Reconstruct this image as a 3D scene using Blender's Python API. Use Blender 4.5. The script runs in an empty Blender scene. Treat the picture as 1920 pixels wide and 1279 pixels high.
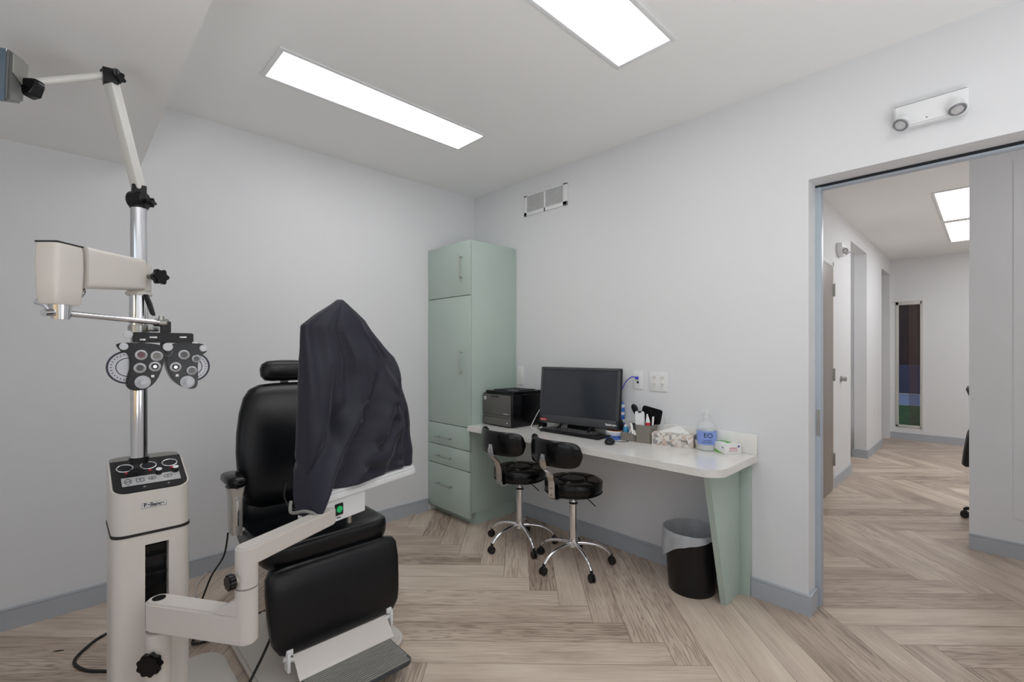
import bpy, bmesh, math, random
from mathutils import Vector, Matrix, noise
random.seed(4)
PI = math.pi
SC = bpy.context.scene
COL = SC.collection

# ------------------------------------------------------------------ materials
def lin(c):
    return tuple(((v/12.92) if v <= .04045 else ((v+.055)/1.055)**2.4) for v in c)
def rgb(r, g, b):
    return lin((r/255., g/255., b/255.)) + (1,)
def sock(n, *names):
    for k in names:
        if k in n.inputs: return n.inputs[k]
MATS = {}
def mat(name, c, rough=.5, metal=0., var=.04, scale=12., bump=0., bscale=60., coat=0., emit=None, estr=0., trans=0., alpha=1., spec=.5):
    if name in MATS: return MATS[name]
    m = bpy.data.materials.new(name); m.use_nodes = True
    nt = m.node_tree; b = nt.nodes['Principled BSDF']
    tc = nt.nodes.new('ShaderNodeTexCoord')
    nz = nt.nodes.new('ShaderNodeTexNoise'); nz.inputs['Scale'].default_value = scale
    nt.links.new(tc.outputs['Object'], nz.inputs['Vector'])
    rp = nt.nodes.new('ShaderNodeValToRGB')
    rp.color_ramp.elements[0].position = .3; rp.color_ramp.elements[1].position = .7
    rp.color_ramp.elements[0].color = tuple(v*(1-var) for v in c[:3])+(1,)
    rp.color_ramp.elements[1].color = tuple(min(1, v*(1+var)) for v in c[:3])+(1,)
    nt.links.new(nz.outputs['Fac'], rp.inputs['Fac'])
    nt.links.new(rp.outputs['Color'], b.inputs['Base Color'])
    b.inputs['Roughness'].default_value = rough
    b.inputs['Metallic'].default_value = metal
    sock(b, 'Specular IOR Level').default_value = spec
    if coat: b.inputs['Coat Weight'].default_value = coat; b.inputs['Coat Roughness'].default_value = .1
    if trans: b.inputs['Transmission Weight'].default_value = trans
    if alpha < 1: b.inputs['Alpha'].default_value = alpha
    if emit: b.inputs['Emission Color'].default_value = emit; b.inputs['Emission Strength'].default_value = estr
    if bump:
        n2 = nt.nodes.new('ShaderNodeTexNoise'); n2.inputs['Scale'].default_value = bscale; n2.inputs['Detail'].default_value = 4
        nt.links.new(tc.outputs['Object'], n2.inputs['Vector'])
        bp = nt.nodes.new('ShaderNodeBump'); bp.inputs['Strength'].default_value = bump; bp.inputs['Distance'].default_value = .01
        nt.links.new(n2.outputs['Fac'], bp.inputs['Height']); nt.links.new(bp.outputs['Normal'], b.inputs['Normal'])
    MATS[name] = m
    return m

M_wall = mat('wall_paint', rgb(222,223,225), .7, var=.012, scale=2, bump=.03, bscale=220)
M_ceil = mat('ceiling_paint', rgb(238,238,237), .8, var=.01, scale=2)
M_base = mat('baseboard_paint', rgb(172,177,184), .45, var=.02)
M_green = mat('sage_laminate', rgb(174,190,182), .38, var=.02, scale=5)
M_quartz = mat('white_quartz', rgb(226,224,220), .12, var=.03, scale=30, coat=.3)
M_chrome = mat('chrome', rgb(225,225,228), .12, 1., var=.02)
M_steel = mat('brushed_steel', rgb(175,175,172), .3, 1., var=.05, scale=40)
M_cream = mat('cream_enamel', rgb(206,200,193), .38, var=.015, scale=4, coat=.15)
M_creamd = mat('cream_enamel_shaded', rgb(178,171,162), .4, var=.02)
M_white = mat('white_plastic', rgb(228,229,230), .35, var=.01)
M_black = mat('black_plastic', rgb(16,16,19), .4, var=.1, spec=.3)
M_blackg = mat('black_gloss', rgb(7,7,10), .22, var=.1, spec=.3)
M_leather = mat('black_vinyl', rgb(6,8,12), .30, var=.2, scale=6, bump=.10, bscale=180, spec=.32)
M_leather2 = mat('stool_vinyl', rgb(5,5,6), .2, var=.2, scale=6, bump=.05, bscale=90, spec=.35)
M_dgrey = mat('dark_grey_plastic', rgb(62,63,66), .45, var=.05)
M_grey = mat('grey_plastic', rgb(120,118,114), .5, var=.04)
M_alu = mat('lamp_arm_enamel', rgb(208,207,203), .35, var=.02)
M_silver = mat('silver_dial', rgb(176,177,181), .35, .3, var=.05, scale=60)
M_lens = mat('dark_lens', rgb(40,42,40), .08, var=.2)
M_red = mat('red_plastic', rgb(190,30,50), .4, var=.05)
M_redlens = mat('red_lens', rgb(90,40,48), .15, var=.1)
M_rubber = mat('black_rubber', rgb(14,13,14), .6, var=.1)
M_green_led = mat('green_switch', rgb(20,140,80), .3, var=.05, emit=rgb(20,170,90), estr=.4)
M_blue = mat('blue_plastic', rgb(35,95,190), .4, var=.08)
M_bluec = mat('blue_cable', rgb(45,60,190), .45, var=.05)
M_ltblue = mat('light_blue_plastic', rgb(70,160,205), .4, var=.05)
M_orange = mat('orange_card', rgb(225,140,85), .6, var=.05)
M_paper = mat('white_paper', rgb(228,227,224), .8, var=.02)
M_ink = mat('dark_ink', rgb(45,45,60), .6, var=.05)
M_pink = mat('pink_ink', rgb(214,120,150), .6, var=.05)
M_lime = mat('lime_ink', rgb(90,170,60), .5, var=.1)
M_label = mat('periwinkle_label', rgb(130,155,222), .45, var=.03)
M_tan = mat('grey_tan_plastic', rgb(122,116,108), .55, var=.03)
M_liner = mat('bin_liner', rgb(200,204,208), .35, var=.1, scale=20, alpha=.72)
M_clear = mat('clear_bottle', rgb(235,238,238), .12, var=.02, alpha=.4)
M_door = mat('door_bronze_paint', rgb(142,132,124), .4, var=.03)
M_frame = mat('door_frame_paint', rgb(176,186,198), .3, var=.02)
M_wframe = mat('window_frame_alu', rgb(200,198,192), .4, var=.02)
M_gap = mat('dark_gap', rgb(22,24,30), .8, var=.05)
M_screen = mat('screen_glass', rgb(44,48,54), .12, var=.08, scale=3, spec=.6)
M_print = mat('printer_front', rgb(84,82,79), .42, var=.05)

def tube_light_mat(name, s):
    m = bpy.data.materials.new(name); m.use_nodes = True
    nt = m.node_tree; nt.nodes.clear()
    o = nt.nodes.new('ShaderNodeOutputMaterial'); e = nt.nodes.new('ShaderNodeEmission')
    e.inputs['Color'].default_value = (.985, .99, 1, 1); e.inputs['Strength'].default_value = s
    nt.links.new(e.outputs[0], o.inputs[0]); return m
M_diff = tube_light_mat('light_diffuser', 7.2)
M_diff2 = tube_light_mat('hall_light_diffuser', 6.5)

def fabric_mat():
    m = mat('navy_cover_fabric', rgb(33,33,45), .6, var=.08, scale=8, bump=.06, bscale=90, spec=.3)
    b = m.node_tree.nodes['Principled BSDF']
    b.inputs['Sheen Weight'].default_value = .12; b.inputs['Sheen Roughness'].default_value = .4
    return m
M_fabric = fabric_mat()

def wood_mat():
    m = bpy.data.materials.new('wood_look_plank'); m.use_nodes = True
    nt = m.node_tree; N = nt.nodes; L = nt.links; b = N['Principled BSDF']
    uv = N.new('ShaderNodeUVMap'); uv.uv_map = 'UVMap'
    at = N.new('ShaderNodeAttribute'); at.attribute_name = 'rnd'
    sep = N.new('ShaderNodeSeparateColor'); L.new(at.outputs['Color'], sep.inputs[0])
    sc = N.new('ShaderNodeVectorMath'); sc.operation = 'MULTIPLY'; sc.inputs[1].default_value = (1.0, 12.0, 1)
    L.new(uv.outputs[0], sc.inputs[0])
    # broad wobble so that the grain wanders into cathedral shapes
    n1 = N.new('ShaderNodeTexNoise'); n1.inputs['Scale'].default_value = 2.2; n1.inputs['Detail'].default_value = 2
    L.new(sc.outputs[0], n1.inputs['Vector'])
    mul = N.new('ShaderNodeMath'); mul.operation = 'MULTIPLY'; mul.inputs[1].default_value = 22.0
    L.new(n1.outputs['Fac'], mul.inputs[0])
    s3 = N.new('ShaderNodeMath'); s3.operation = 'SINE'; L.new(mul.outputs[0], s3.inputs[0])
    # fine straight fibre
    sc2 = N.new('ShaderNodeVectorMath'); sc2.operation = 'MULTIPLY'; sc2.inputs[1].default_value = (3.0, 120.0, 1)
    L.new(uv.outputs[0], sc2.inputs[0])
    n2 = N.new('ShaderNodeTexNoise'); n2.inputs['Scale'].default_value = 1.0; n2.inputs['Detail'].default_value = 5; n2.inputs['Roughness'].default_value = .6
    L.new(sc2.outputs[0], n2.inputs['Vector'])
    # slow tone drift
    sc3 = N.new('ShaderNodeVectorMath'); sc3.operation = 'MULTIPLY'; sc3.inputs[1].default_value = (1.6, 7.0, 1)
    L.new(uv.outputs[0], sc3.inputs[0])
    n3 = N.new('ShaderNodeTexNoise'); n3.inputs['Scale'].default_value = 1.5; n3.inputs['Detail'].default_value = 3
    L.new(sc3.outputs[0], n3.inputs['Vector'])
    def mth(op, a, bb):
        k = N.new('ShaderNodeMath'); k.operation = op
        for i, v in enumerate((a, bb)):
            if isinstance(v, (int, float)): k.inputs[i].default_value = v
            else: L.new(v, k.inputs[i])
        return k.outputs[0]
    # value = .5 + drift + fibre + grain*mask + plank
    v = mth('ADD', mth('MULTIPLY', mth('SUBTRACT', n3.outputs['Fac'], .5), .8), .52)
    v = mth('ADD', v, mth('MULTIPLY', mth('SUBTRACT', n2.outputs['Fac'], .5), .75))
    msk = mth('MULTIPLY', mth('POWER', sep.outputs[1], 1.5), .38)
    v = mth('ADD', v, mth('MULTIPLY', mth('POWER', mth('ABSOLUTE', s3.outputs[0], 0), 5.0), mth('MULTIPLY', msk, -1)))
    v = mth('ADD', v, mth('MULTIPLY', mth('SUBTRACT', sep.outputs[0], .5), .36))
    rp = N.new('ShaderNodeValToRGB'); cr = rp.color_ramp
    cr.elements[0].position = .0; cr.elements[0].color = rgb(128,111,98)
    cr.elements[1].position = 1.; cr.elements[1].color = rgb(222,208,191)
    e = cr.elements.new(.35); e.color = rgb(174,155,139)
    e = cr.elements.new(.62); e.color = rgb(200,183,166)
    L.new(v, rp.inputs['Fac'])
    L.new(rp.outputs['Color'], b.inputs['Base Color'])
    b.inputs['Roughness'].default_value = .38
    sock(b, 'Specular IOR Level').default_value = .4
    bp = N.new('ShaderNodeBump'); bp.inputs['Strength'].default_value = .08; bp.inputs['Distance'].default_value = .004
    L.new(n2.outputs['Fac'], bp.inputs['Height']); L.new(bp.outputs['Normal'], b.inputs['Normal'])
    return m
M_wood = wood_mat()

# ------------------------------------------------------------------ mesh helpers
def nbm(): return bmesh.new()
def merge(dst, src, M=None):
    if M is not None: src.transform(M)
    me = bpy.data.meshes.new('tmp'); src.to_mesh(me); src.free(); dst.from_mesh(me); bpy.data.meshes.remove(me)
def box(bm, x0, x1, y0, y1, z0, z1, bev=0., seg=2, M=None):
    b = nbm(); bmesh.ops.create_cube(b, size=1)
    for v in b.verts:
        v.co = Vector(((x0+x1)/2+v.co.x*(x1-x0), (y0+y1)/2+v.co.y*(y1-y0), (z0+z1)/2+v.co.z*(z1-z0)))
    if bev > 0: bmesh.ops.bevel(b, geom=b.edges[:], offset=bev, segments=seg, profile=.5, affect='EDGES')
    merge(bm, b, M)
def axisM(p, q):
    p, q = Vector(p), Vector(q); d = q-p
    return Matrix.Translation(p) @ d.to_track_quat('Z', 'Y').to_matrix().to_4x4(), d.length
def cyl(bm, p, q, r, r2=None, n=24, bev=0.):
    M, L = axisM(p, q); b = nbm()
    bmesh.ops.create_cone(b, cap_ends=True, segments=n, radius1=r, radius2=r if r2 is None else r2, depth=L)
    for v in b.verts: v.co.z += L/2
    if bev > 0:
        ed = [e for e in b.edges if len(e.link_faces) == 2 and any(len(f.verts) > 4 for f in e.link_faces)]
        bmesh.ops.bevel(b, geom=ed, offset=bev, segments=2, affect='EDGES')
    merge(bm, b, M)
def lathe(bm, prof, n=32, M=None, cap=True):
    b = nbm(); rings = []
    for r, z in prof:
        rings.append([b.verts.new((r*math.cos(2*PI*k/n), r*math.sin(2*PI*k/n), z)) for k in range(n)])
    for a, c in zip(rings, rings[1:]):
        for k in range(n): b.faces.new((a[k], a[(k+1) % n], c[(k+1) % n], c[k]))
    if cap:
        b.faces.new(rings[0][::-1]); b.faces.new(rings[-1])
    merge(bm, b, M)
def loft(bm, rings, cap=True, M=None, closed=True):
    b = nbm(); R = [[b.verts.new(p) for p in r] for r in rings]; n = len(R[0])
    for a, c in zip(R, R[1:]):
        for k in range(n if closed else n-1): b.faces.new((a[k], a[(k+1) % n], c[(k+1) % n], c[k]))
    if cap: b.faces.new(R[0][::-1]); b.faces.new(R[-1])
    bmesh.ops.recalc_face_normals(b, faces=b.faces[:])
    merge(bm, b, M)
def smooth_path(pts, sub=6):
    P = [Vector(p) for p in pts]; out = []
    for i in range(len(P)-1):
        a = P[max(i-1, 0)]; b = P[i]; c = P[i+1]; d = P[min(i+2, len(P)-1)]
        for s in range(sub):
            t = s/sub
            out.append(.5*((2*b)+(c-a)*t+(2*a-5*b+4*c-d)*t*t+(3*b-a-3*c+d)*t**3))
    out.append(P[-1]); return out
def tube(bm, pts, r, n=10, sub=6, taper=None):
    P = smooth_path(pts, sub) if sub > 1 else [Vector(p) for p in pts]
    rings = []; up = Vector((0, 0, 1)); prev = None
    for i, p in enumerate(P):
        t = (P[min(i+1, len(P)-1)]-P[max(i-1, 0)]).normalized()
        if prev is None:
            s = t.cross(up)
            if s.length < 1e-3: s = t.cross(Vector((1, 0, 0)))
            s.normalize()
        else:
            s = prev - t*prev.dot(t); s.normalize()
        prev = s; u = t.cross(s)
        rr = r if taper is None else r+(taper-r)*i/(len(P)-1)
        rings.append([p+s*rr*math.cos(2*PI*k/n)+u*rr*math.sin(2*PI*k/n) for k in range(n)])
    loft(bm, rings)
def prism(bm, outline, z0, z1, ztop=None, bev=0., M=None):
    b = nbm()
    lo = [b.verts.new((x, y, z0)) for x, y in outline]
    hi = [b.verts.new((x, y, ztop(x, y) if ztop else z1)) for x, y in outline]
    n = len(lo)
    for k in range(n): b.faces.new((lo[k], lo[(k+1) % n], hi[(k+1) % n], hi[k]))
    f1 = b.faces.new(lo[::-1]); f2 = b.faces.new(hi)
    bmesh.ops.recalc_face_normals(b, faces=b.faces[:])
    if bev > 0:
        ed = [e for e in b.edges if (f1 in e.link_faces or f2 in e.link_faces)]
        bmesh.ops.bevel(b, geom=ed, offset=bev, segments=2, affect='EDGES')
    merge(bm, b, M)
def rrect(x0, x1, y0, y1, r, n=6, rs=None):
    rs = rs or (r, r, r, r); out = []
    for (cx, cy, a0, rr) in ((x1, y1, 0, rs[0]), (x0, y1, PI/2, rs[1]), (x0, y0, PI, rs[2]), (x1, y0, 1.5*PI, rs[3])):
        sx = -1 if cx == x1 else 1; sy = -1 if cy == y1 else 1
        if rr <= 1e-5: out.append((cx, cy)); continue
        for k in range(n+1):
            a = a0+PI/2*k/n
            out.append((cx+sx*rr+rr*math.cos(a), cy+sy*rr+rr*math.sin(a)))
    return out
def torus(bm, c, R, r, nrm=(0, 0, 1), n=28, m=8, sx=1., sy=1.):
    q = Vector(nrm).to_track_quat('Z', 'Y').to_matrix().to_4x4()
    rings = []
    b = nbm(); V = []
    for i in range(n):
        a = 2*PI*i/n; V.append([b.verts.new(((R+r*math.cos(2*PI*j/m))*math.cos(a)*sx, (R+r*math.cos(2*PI*j/m))*math.sin(a)*sy, r*math.sin(2*PI*j/m))) for j in range(m)])
    for i in range(n):
        for j in range(m):
            b.faces.new((V[i][j], V[(i+1) % n][j], V[(i+1) % n][(j+1) % m], V[i][(j+1) % m]))
    merge(bm, b, Matrix.Translation(c) @ q)
def se(t, e):
    c, s = math.cos(t), math.sin(t)
    return math.copysign(abs(c)**(2/e), c), math.copysign(abs(s)**(2/e), s)
def pad_loft(bm, levels, n=40, e=3.2, M=None):
    """levels: (centre, side vector, thickness vector); rings of superellipses"""
    rings = []
    for c, s, t in levels:
        c, s, t = Vector(c), Vector(s), Vector(t)
        rings.append([c+s*se(2*PI*k/n, e)[0]+t*se(2*PI*k/n, e)[1] for k in range(n)])
    loft(bm, rings, M=M)
def cushion(bm, x0, x1, y0, y1, z0, z1, e=4.5, n=36, zf=None, M=None):
    """rounded, slightly puffed box"""
    cx, cy, cz = (x0+x1)/2, (y0+y1)/2, (z0+z1)/2; hx, hy, hz = (x1-x0)/2, (y1-y0)/2, (z1-z0)/2
    rings = []; m = 18
    for i in range(m+1):
        a = -PI/2+PI*i/m; c, s = math.cos(a), math.sin(a)
        w = max(c, 0)**(2/e) if c > 1e-6 else 0.02; h = math.copysign(abs(s)**(2/3.0), s)
        w = max(w, .02)
        ring = []
        for k in range(n):
            X, Y = se(2*PI*k/n, e)
            p = Vector((cx+hx*X*w, cy+hy*Y*w, cz+hz*h))
            if zf: p.z += zf(p, (h+1)/2)
            ring.append(p)
        rings.append(ring)
    loft(bm, rings, M=M)

def obj(name, bm, m, parent=None, smooth=None, loc=None, label=None):
    me = bpy.data.meshes.new(name); 
    bmesh.ops.recalc_face_normals(bm, faces=bm.faces[:])
    bm.to_mesh(me); bm.free()
    ms = m if isinstance(m, (list, tuple)) else [m]
    for k in ms: me.materials.append(k)
    if smooth is not None:
        for p in me.polygons: p.use_smooth = True
        try: me.set_sharp_from_angle(angle=math.radians(smooth))
        except Exception: pass
    o = bpy.data.objects.new(name, me); COL.objects.link(o)
    if parent: o.parent = parent
    if loc is not None: o.location = loc
    if label: o['label'] = label
    return o
def tag(o, label=None, cat=None, group=None, kind=None):
    if label: o['label'] = label
    if cat: o['category'] = cat
    if group: o['group'] = group
    if kind: o['kind'] = kind
    return o
def thing(name, label, cat, loc=(0, 0, 0), rz=0., group=None):
    o = bpy.data.objects.new(name, None); COL.objects.link(o); o.empty_display_size = .05
    o.location = loc; o.rotation_euler = (0, 0, rz)
    return tag(o, label, cat, group)
def struct(name, bm, m, label, cat='structure', smooth=None, parent=None):
    o = obj(name, bm, m, parent, smooth)
    if parent is None: tag(o, label, cat, kind='structure')
    return o
def text_bm(s, size, depth=.0006, align='CENTER', sx=1., bold=0.):
    cu = bpy.data.curves.new('txt', 'FONT'); cu.body = s; cu.size = size; cu.extrude = depth; cu.offset = bold
    cu.align_x = align; cu.align_y = 'CENTER'
    o = bpy.data.objects.new('txt', cu); COL.objects.link(o)
    dg = bpy.context.evaluated_depsgraph_get(); me = bpy.data.meshes.new_from_object(o.evaluated_get(dg))
    b = nbm(); b.from_mesh(me); bpy.data.objects.remove(o); bpy.data.curves.remove(cu); bpy.data.meshes.remove(me)
    b.transform(Matrix.Scale(sx, 4, (1, 0, 0)))
    return b
def basis(o, x, y):
    x = Vector(x).normalized(); y = Vector(y).normalized(); z = x.cross(y)
    M = Matrix((x, y, z)).transposed().to_4x4(); M.translation = Vector(o); return M
def text(bm, s, size, o, x, y, **k):
    merge(bm, text_bm(s, size, **k), basis(o, x, y))
def adopt(o, parent, label):
    # a cord already modelled in room coordinates becomes a part of its thing
    o.parent = parent; o['label'] = label
    o.matrix_parent_inverse = (Matrix.Translation(parent.location) @ parent.rotation_euler.to_matrix().to_4x4()).inverted()
    return o
def copy_tree(o, parent=None):
    c = o.copy(); COL.objects.link(c)
    if parent: c.parent = parent
    for ch in list(o.children): copy_tree(ch, c)
    return c

# ------------------------------------------------------------------ camera
FX, FY, RX, RY = -.7174, .6967, .6967, .7174          # forward and right of the viewer on the floor plan
CX, CY, CZ = 3.305, -2.725, 1.344
def cf(lat, dep, z=0.): return Vector((CX+FX*dep+RX*lat, CY+FY*dep+RY*lat, z))
cam = bpy.data.cameras.new('camera'); co = bpy.data.objects.new('camera', cam); COL.objects.link(co)
cam.sensor_width = 36; cam.lens = 870/1920*36; cam.shift_y = 18.5/1920
cam.clip_start = .05; cam.clip_end = 200
co.location = (CX, CY, CZ)
co.rotation_euler = (PI/2, 0, math.atan2(FY, FX)-PI/2)
SC.camera = co

# ------------------------------------------------------------------ room shell
H = 2.743
XR, YF = 4.45, -3.70          # right wall and the wall behind the viewer
YH = 6.45                     # far wall of the hall
XL = 2.235                    # hall left wall
# herringbone floor planks
W = .1524; NP = 8
def build_floor():
    b = nbm(); uvl = b.loops.layers.uv.new('UVMap'); cl = b.loops.layers.float_color.new('rnd')
    U0 = V0 = .1; g = .0009; s2 = 2**.5
    def w(u, v):
        u, v = (u+U0)*W, (v+V0)*W
        return Vector(((u-v)/s2, (u+v)/s2, 0))
    def quad(u0, u1, v0, v1, horiz):
        c = w((u0+u1)/2, (v0+v1)/2)
        if c.x < -1.0 or c.x > 7.2 or c.y < -4.6 or c.y > 7.4: return
        gg = g/W
        vs = [b.verts.new(w(*q)) for q in ((u0+gg, v0+gg), (u1-gg, v0+gg), (u1-gg, v1-gg), (u0+gg, v1-gg))]
        f = b.faces.new(vs); r1, r2, r3 = random.random(), random.random(), random.random()*40
        uvs = [(0, 0), (u1-u0, 0), (u1-u0, v1-v0), (0, v1-v0)]
        for lp, (a, d) in zip(f.loops, uvs):
            if not horiz: a, d = d, a
            lp[uvl].uv = (a*W+r3, d*W+r3*.37); lp[cl] = (r1, r2, 0, 1)
    for j in range(-52, 75):
        for k in range(-14, 14):
            s = -j+2*NP*k
            quad(s, s+NP, j, j+1, True)
    for i in range(-52, 90):
        for k in range(-14, 14):
            s = -i+2*NP*k+NP
            quad(i, i+1, s, s+NP, False)
    for co_, no in (((-.12, 0, 0), (-1, 0, 0)), ((6.1, 0, 0), (1, 0, 0)), ((0, YF-.1, 0), (0, -1, 0)), ((0, YH+.1, 0), (0, 1, 0))):
        bmesh.ops.bisect_plane(b, geom=b.verts[:]+b.edges[:]+b.faces[:], plane_co=co_, plane_no=no, clear_outer=True)
    return b
fl = obj('floor', build_floor(), M_wood); tag(fl, 'grey-brown wood-look herringbone plank floor through both rooms', 'floor', kind='structure')
b = nbm(); box(b, -.12, 6.1, YF-.1, YH+.1, -.06, -.002)
struct('trim_1', b, mat('grout', rgb(70, 60, 54), .8), 'dark subfloor showing in the joints of the planks', 'subfloor')

def slab(name, x0, x1, y0, y1, z0, z1, label, m=M_wall, cat='wall', bev=0.):
    b = nbm(); box(b, x0, x1, y0, y1, z0, z1, bev); return struct(name, b, m, label, cat)
slab('wall_left', -.12, 0, YF-.1, .18, 0, H, 'white wall on the left behind the exam chair and equipment stand')
# wall with the desk and the wide opening, one mesh
b = nbm(); OX0, OX1, OZ = 2.663, 3.72, 2.215
box(b, 0, OX0, 0, .13, 0, H); box(b, OX1, XR+.1, 0, .13, 0, H); box(b, OX0, OX1, 0, .13, OZ, H)
box(b, 0, OX0-.02, .13, .18, 0, H); box(b, OX1+.02, XR+.1, .13, .18, 0, H); box(b, OX0-.02, OX1+.02, .13, .18, OZ+.02, H)
struct('wall_back', b, M_wall, 'white wall behind the desk with the wide doorway to the hall', 'wall')
slab('wall_right', XR, XR+.1, YF-.1, .0, 0, H, 'white wall on the right of the exam room')
b = nbm(); wz0, wz1, wx0, wx1 = .9, 2.1, 1.6, 3.9
box(b, 0, wx0, YF-.1, YF, 0, H); box(b, wx1, XR, YF-.1, YF, 0, H); box(b, wx0, wx1, YF-.1, YF, 0, wz0); box(b, wx0, wx1, YF-.1, YF, wz1, H)
struct('wall_front', b, M_wall, 'white wall behind the viewer with an opening for the added window', 'wall')
slab('ceiling', -.12, 6.1, YF-.1, YH+.1, H, H+.1, 'smooth off-white ceiling', M_ceil, 'ceiling')
slab('trim_2', 0, XR, YF, -2.411, 2.363, H, 'lowered soffit across the left end of the ceiling', M_ceil, 'soffit')
# hall
b = nbm(); T = .13
def hl(y0, y1, z0=0, z1=H): box(b, XL-T, XL, y0, y1, z0, z1)
hl(.18, 3.52); hl(3.52, 4.49, 2.56, H); hl(4.49, 5.62); hl(5.62, 6.36, 2.515, H); hl(6.36, YH)
struct('wall_hall_left', b, M_wall, 'white hall wall with the bronze door and two tall openings', 'wall')
b = nbm(); hx0, hx1, hz0, hz1 = 2.30, 2.60, .19, 2.09
box(b, .9, hx0, YH, YH+.12, 0, H); box(b, hx1, 6.1, YH, YH+.12, 0, H); box(b, hx0, hx1, YH, YH+.12, 0, hz0); box(b, hx0, hx1, YH, YH+.12, hz1, H)
struct('wall_hall_far', b, M_wall, 'white far wall of the hall with a narrow tall window', 'wall')
slab('wall_partition', 3.207, XR+.1, 1.71, 1.83, 0, H, 'white partition wall end seen through the doorway on the right')
slab('trim_3', 3.412, XR, 1.704, 1.71, .256, 2.58, 'thin raised white panel on the partition wall', M_wall, 'wall panel')
slab('wall_niche_left', .9, 1.0, 3.3, YH, 0, H, 'white wall inside the room beyond the hall openings')
slab('wall_niche_front', .9, XL-T, 3.3, 3.4, 0, H, 'white return wall inside the side room off the hall')
slab('wall_niche_middle', 1.0, XL-T, 4.53, 4.60, 0, H, 'white cross wall between the two hall openings')
slab('wall_hall_right', 6.0, 6.1, .0, YH, 0, H, 'white wall at the right end of the hall room')
slab('wall_hall_near', XR+.1, 6.0, 0., .1, 0, H, 'white wall closing the hall room beside the exam room')

def bboard(name, segs, label):
    b = nbm()
    for (x0, x1, y0, y1) in segs:
        box(b, x0, x1, y0, y1, 0, .092)
        dx, dy = (x1-x0), (y1-y0)
        cx, cy = (x0+x1)/2, (y0+y1)/2
        box(b, x0, x1, y0, y1, .092, .104, .003)
    return struct(name, b, M_base, label, 'baseboard', smooth=30)
bt = .016
bboard('baseboard_left', [(0, bt, YF, -.51)], 'grey baseboard along the left wall')
bboard('baseboard_back', [(.56, 2.306, -bt, 0), (2.394, OX0+bt, -bt, 0), (OX0, OX0+bt, 0, .118), (OX1-bt, XR, -bt, 0)], 'grey baseboard under the desk and round the doorway corner')
bboard('baseboard_hall', [(XL, XL+bt, 2.637, 3.52), (XL-T-.02, XL+bt, 4.474, 4.49), (XL, XL+bt, 4.49, 5.62), (XL-T, XL, 5.62-.001, 5.62+bt)], 'grey baseboard along the hall wall beside the openings')
bboard('baseboard_far', [(1.0, 6.0, YH-bt, YH)], 'grey baseboard along the far hall wall')
bboard('baseboard_partition', [(3.207, XR, 1.71-bt, 1.71)], 'grey baseboard on the partition wall end')

# frame of the wide doorway
fr = thing('door_1', 'pale blue-grey metal frame lining the wide doorway', 'door frame', (OX0, .15, 0)); fr['kind'] = 'structure'
b = nbm(); box(b, -.02, .026, -.02, .03, 0, OZ+.02, .002); box(b, OX1-OX0-.026, OX1-OX0+.02, -.02, .03, 0, OZ+.02, .002)
box(b, .026, OX1-OX0-.026, -.012, .03, OZ-.022, OZ+.02, .002)
obj('frame', b, M_frame, fr, 30)
b = nbm(); box(b, .0, OX1-OX0, -.021, -.012, OZ-.012, OZ-.001); obj('track', b, M_gap, fr)
b = nbm(); box(b, .005, .022, -.0215, -.0195, .895, 1.035, .001); obj('strike_plate', b, M_steel, fr, label='dark steel strike plate')

# bronze door in the hall wall
dr = thing('door_2', 'brown-grey closed door with three steel hinges in the hall wall', 'door', (XL, 2.2, 0)); dr['kind'] = 'structure'
b = nbm(); box(b, .001, .022, -.47, .40, .02, 2.15, .003); obj('leaf', b, M_door, dr, 30)
b = nbm(); box(b, 0, .018, -.53, -.475, 0, 2.2, .002); box(b, 0, .018, .405, .435, 0, 2.2, .002); box(b, 0, .018, -.53, .435, 2.155, 2.2, .002)
obj('frame', b, M_white, dr, 30)
for z in (1.93, 1.115, .30):
    b = nbm(); box(b, .018, .026, .36, .44, z-.06, z+.06, .002); cyl(b, (.03, .405, z-.06), (.03, .405, z+.06), .008); obj('hinge', b, M_steel, dr, 30, label='steel door hinge')

# hall window
wn = thing('window_1', 'narrow tall window in pale frame at the end of the hall', 'window', ((hx0+hx1)/2, YH, hz0)); wn['kind'] = 'structure'
hw, hh = (hx1-hx0)/2, hz1-hz0
b = nbm()
for (a0, a1, q0, q1) in ((-hw, -hw+.035, 0, hh), (hw-.018, hw, 0, hh), (-hw, hw, 0, .03), (-hw, hw, hh-.05, hh)):
    box(b, a0, a1, -.012, .05, q0, q1, .003)
box(b, -hw-.03, hw+.012, -.014, -.002, hh-.004, hh+.006); box(b, hw-.002, hw+.012, -.014, -.002, -.02, hh)
obj('window_frame', b, M_wframe, wn, 30)
b = nbm(); box(b, -hw+.03, hw-.015, .02, .026, .025, hh-.045)
mg = mat('window_glass', rgb(60, 60, 62), .05, var=.0, alpha=.15); obj('pane', b, mg, wn)
b = nbm(); box(b, .0, hw-.03, .035, .041, .025, hh-.045)  # pale sheet over the glass imitates the reflection of a wall
obj('reflection_pane', b, mat('reflected_wall_tint', rgb(120, 92, 86), .2, var=.04, alpha=.25), wn, label='pale overlay on the right half standing for a reflected wall')
# unseen window added behind the viewer to carry the bluish fill daylight
w2 = thing('added_window', 'unseen wide window added in the wall behind the viewer', 'window', ((wx0+wx1)/2, YF-.05, wz0)); w2['kind'] = 'structure'
b = nbm(); hw2 = (wx1-wx0)/2
for (a0, a1, q0, q1) in ((-hw2, -hw2+.05, 0, 1.2), (hw2-.05, hw2, 0, 1.2), (-hw2, hw2, 0, .05), (-hw2, hw2, 1.15, 1.2), (-.025, .025, 0, 1.2)):
    box(b, a0, a1, -.04, .04, q0, q1, .004)
obj('window_frame', b, M_wframe, w2, 30)

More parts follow.
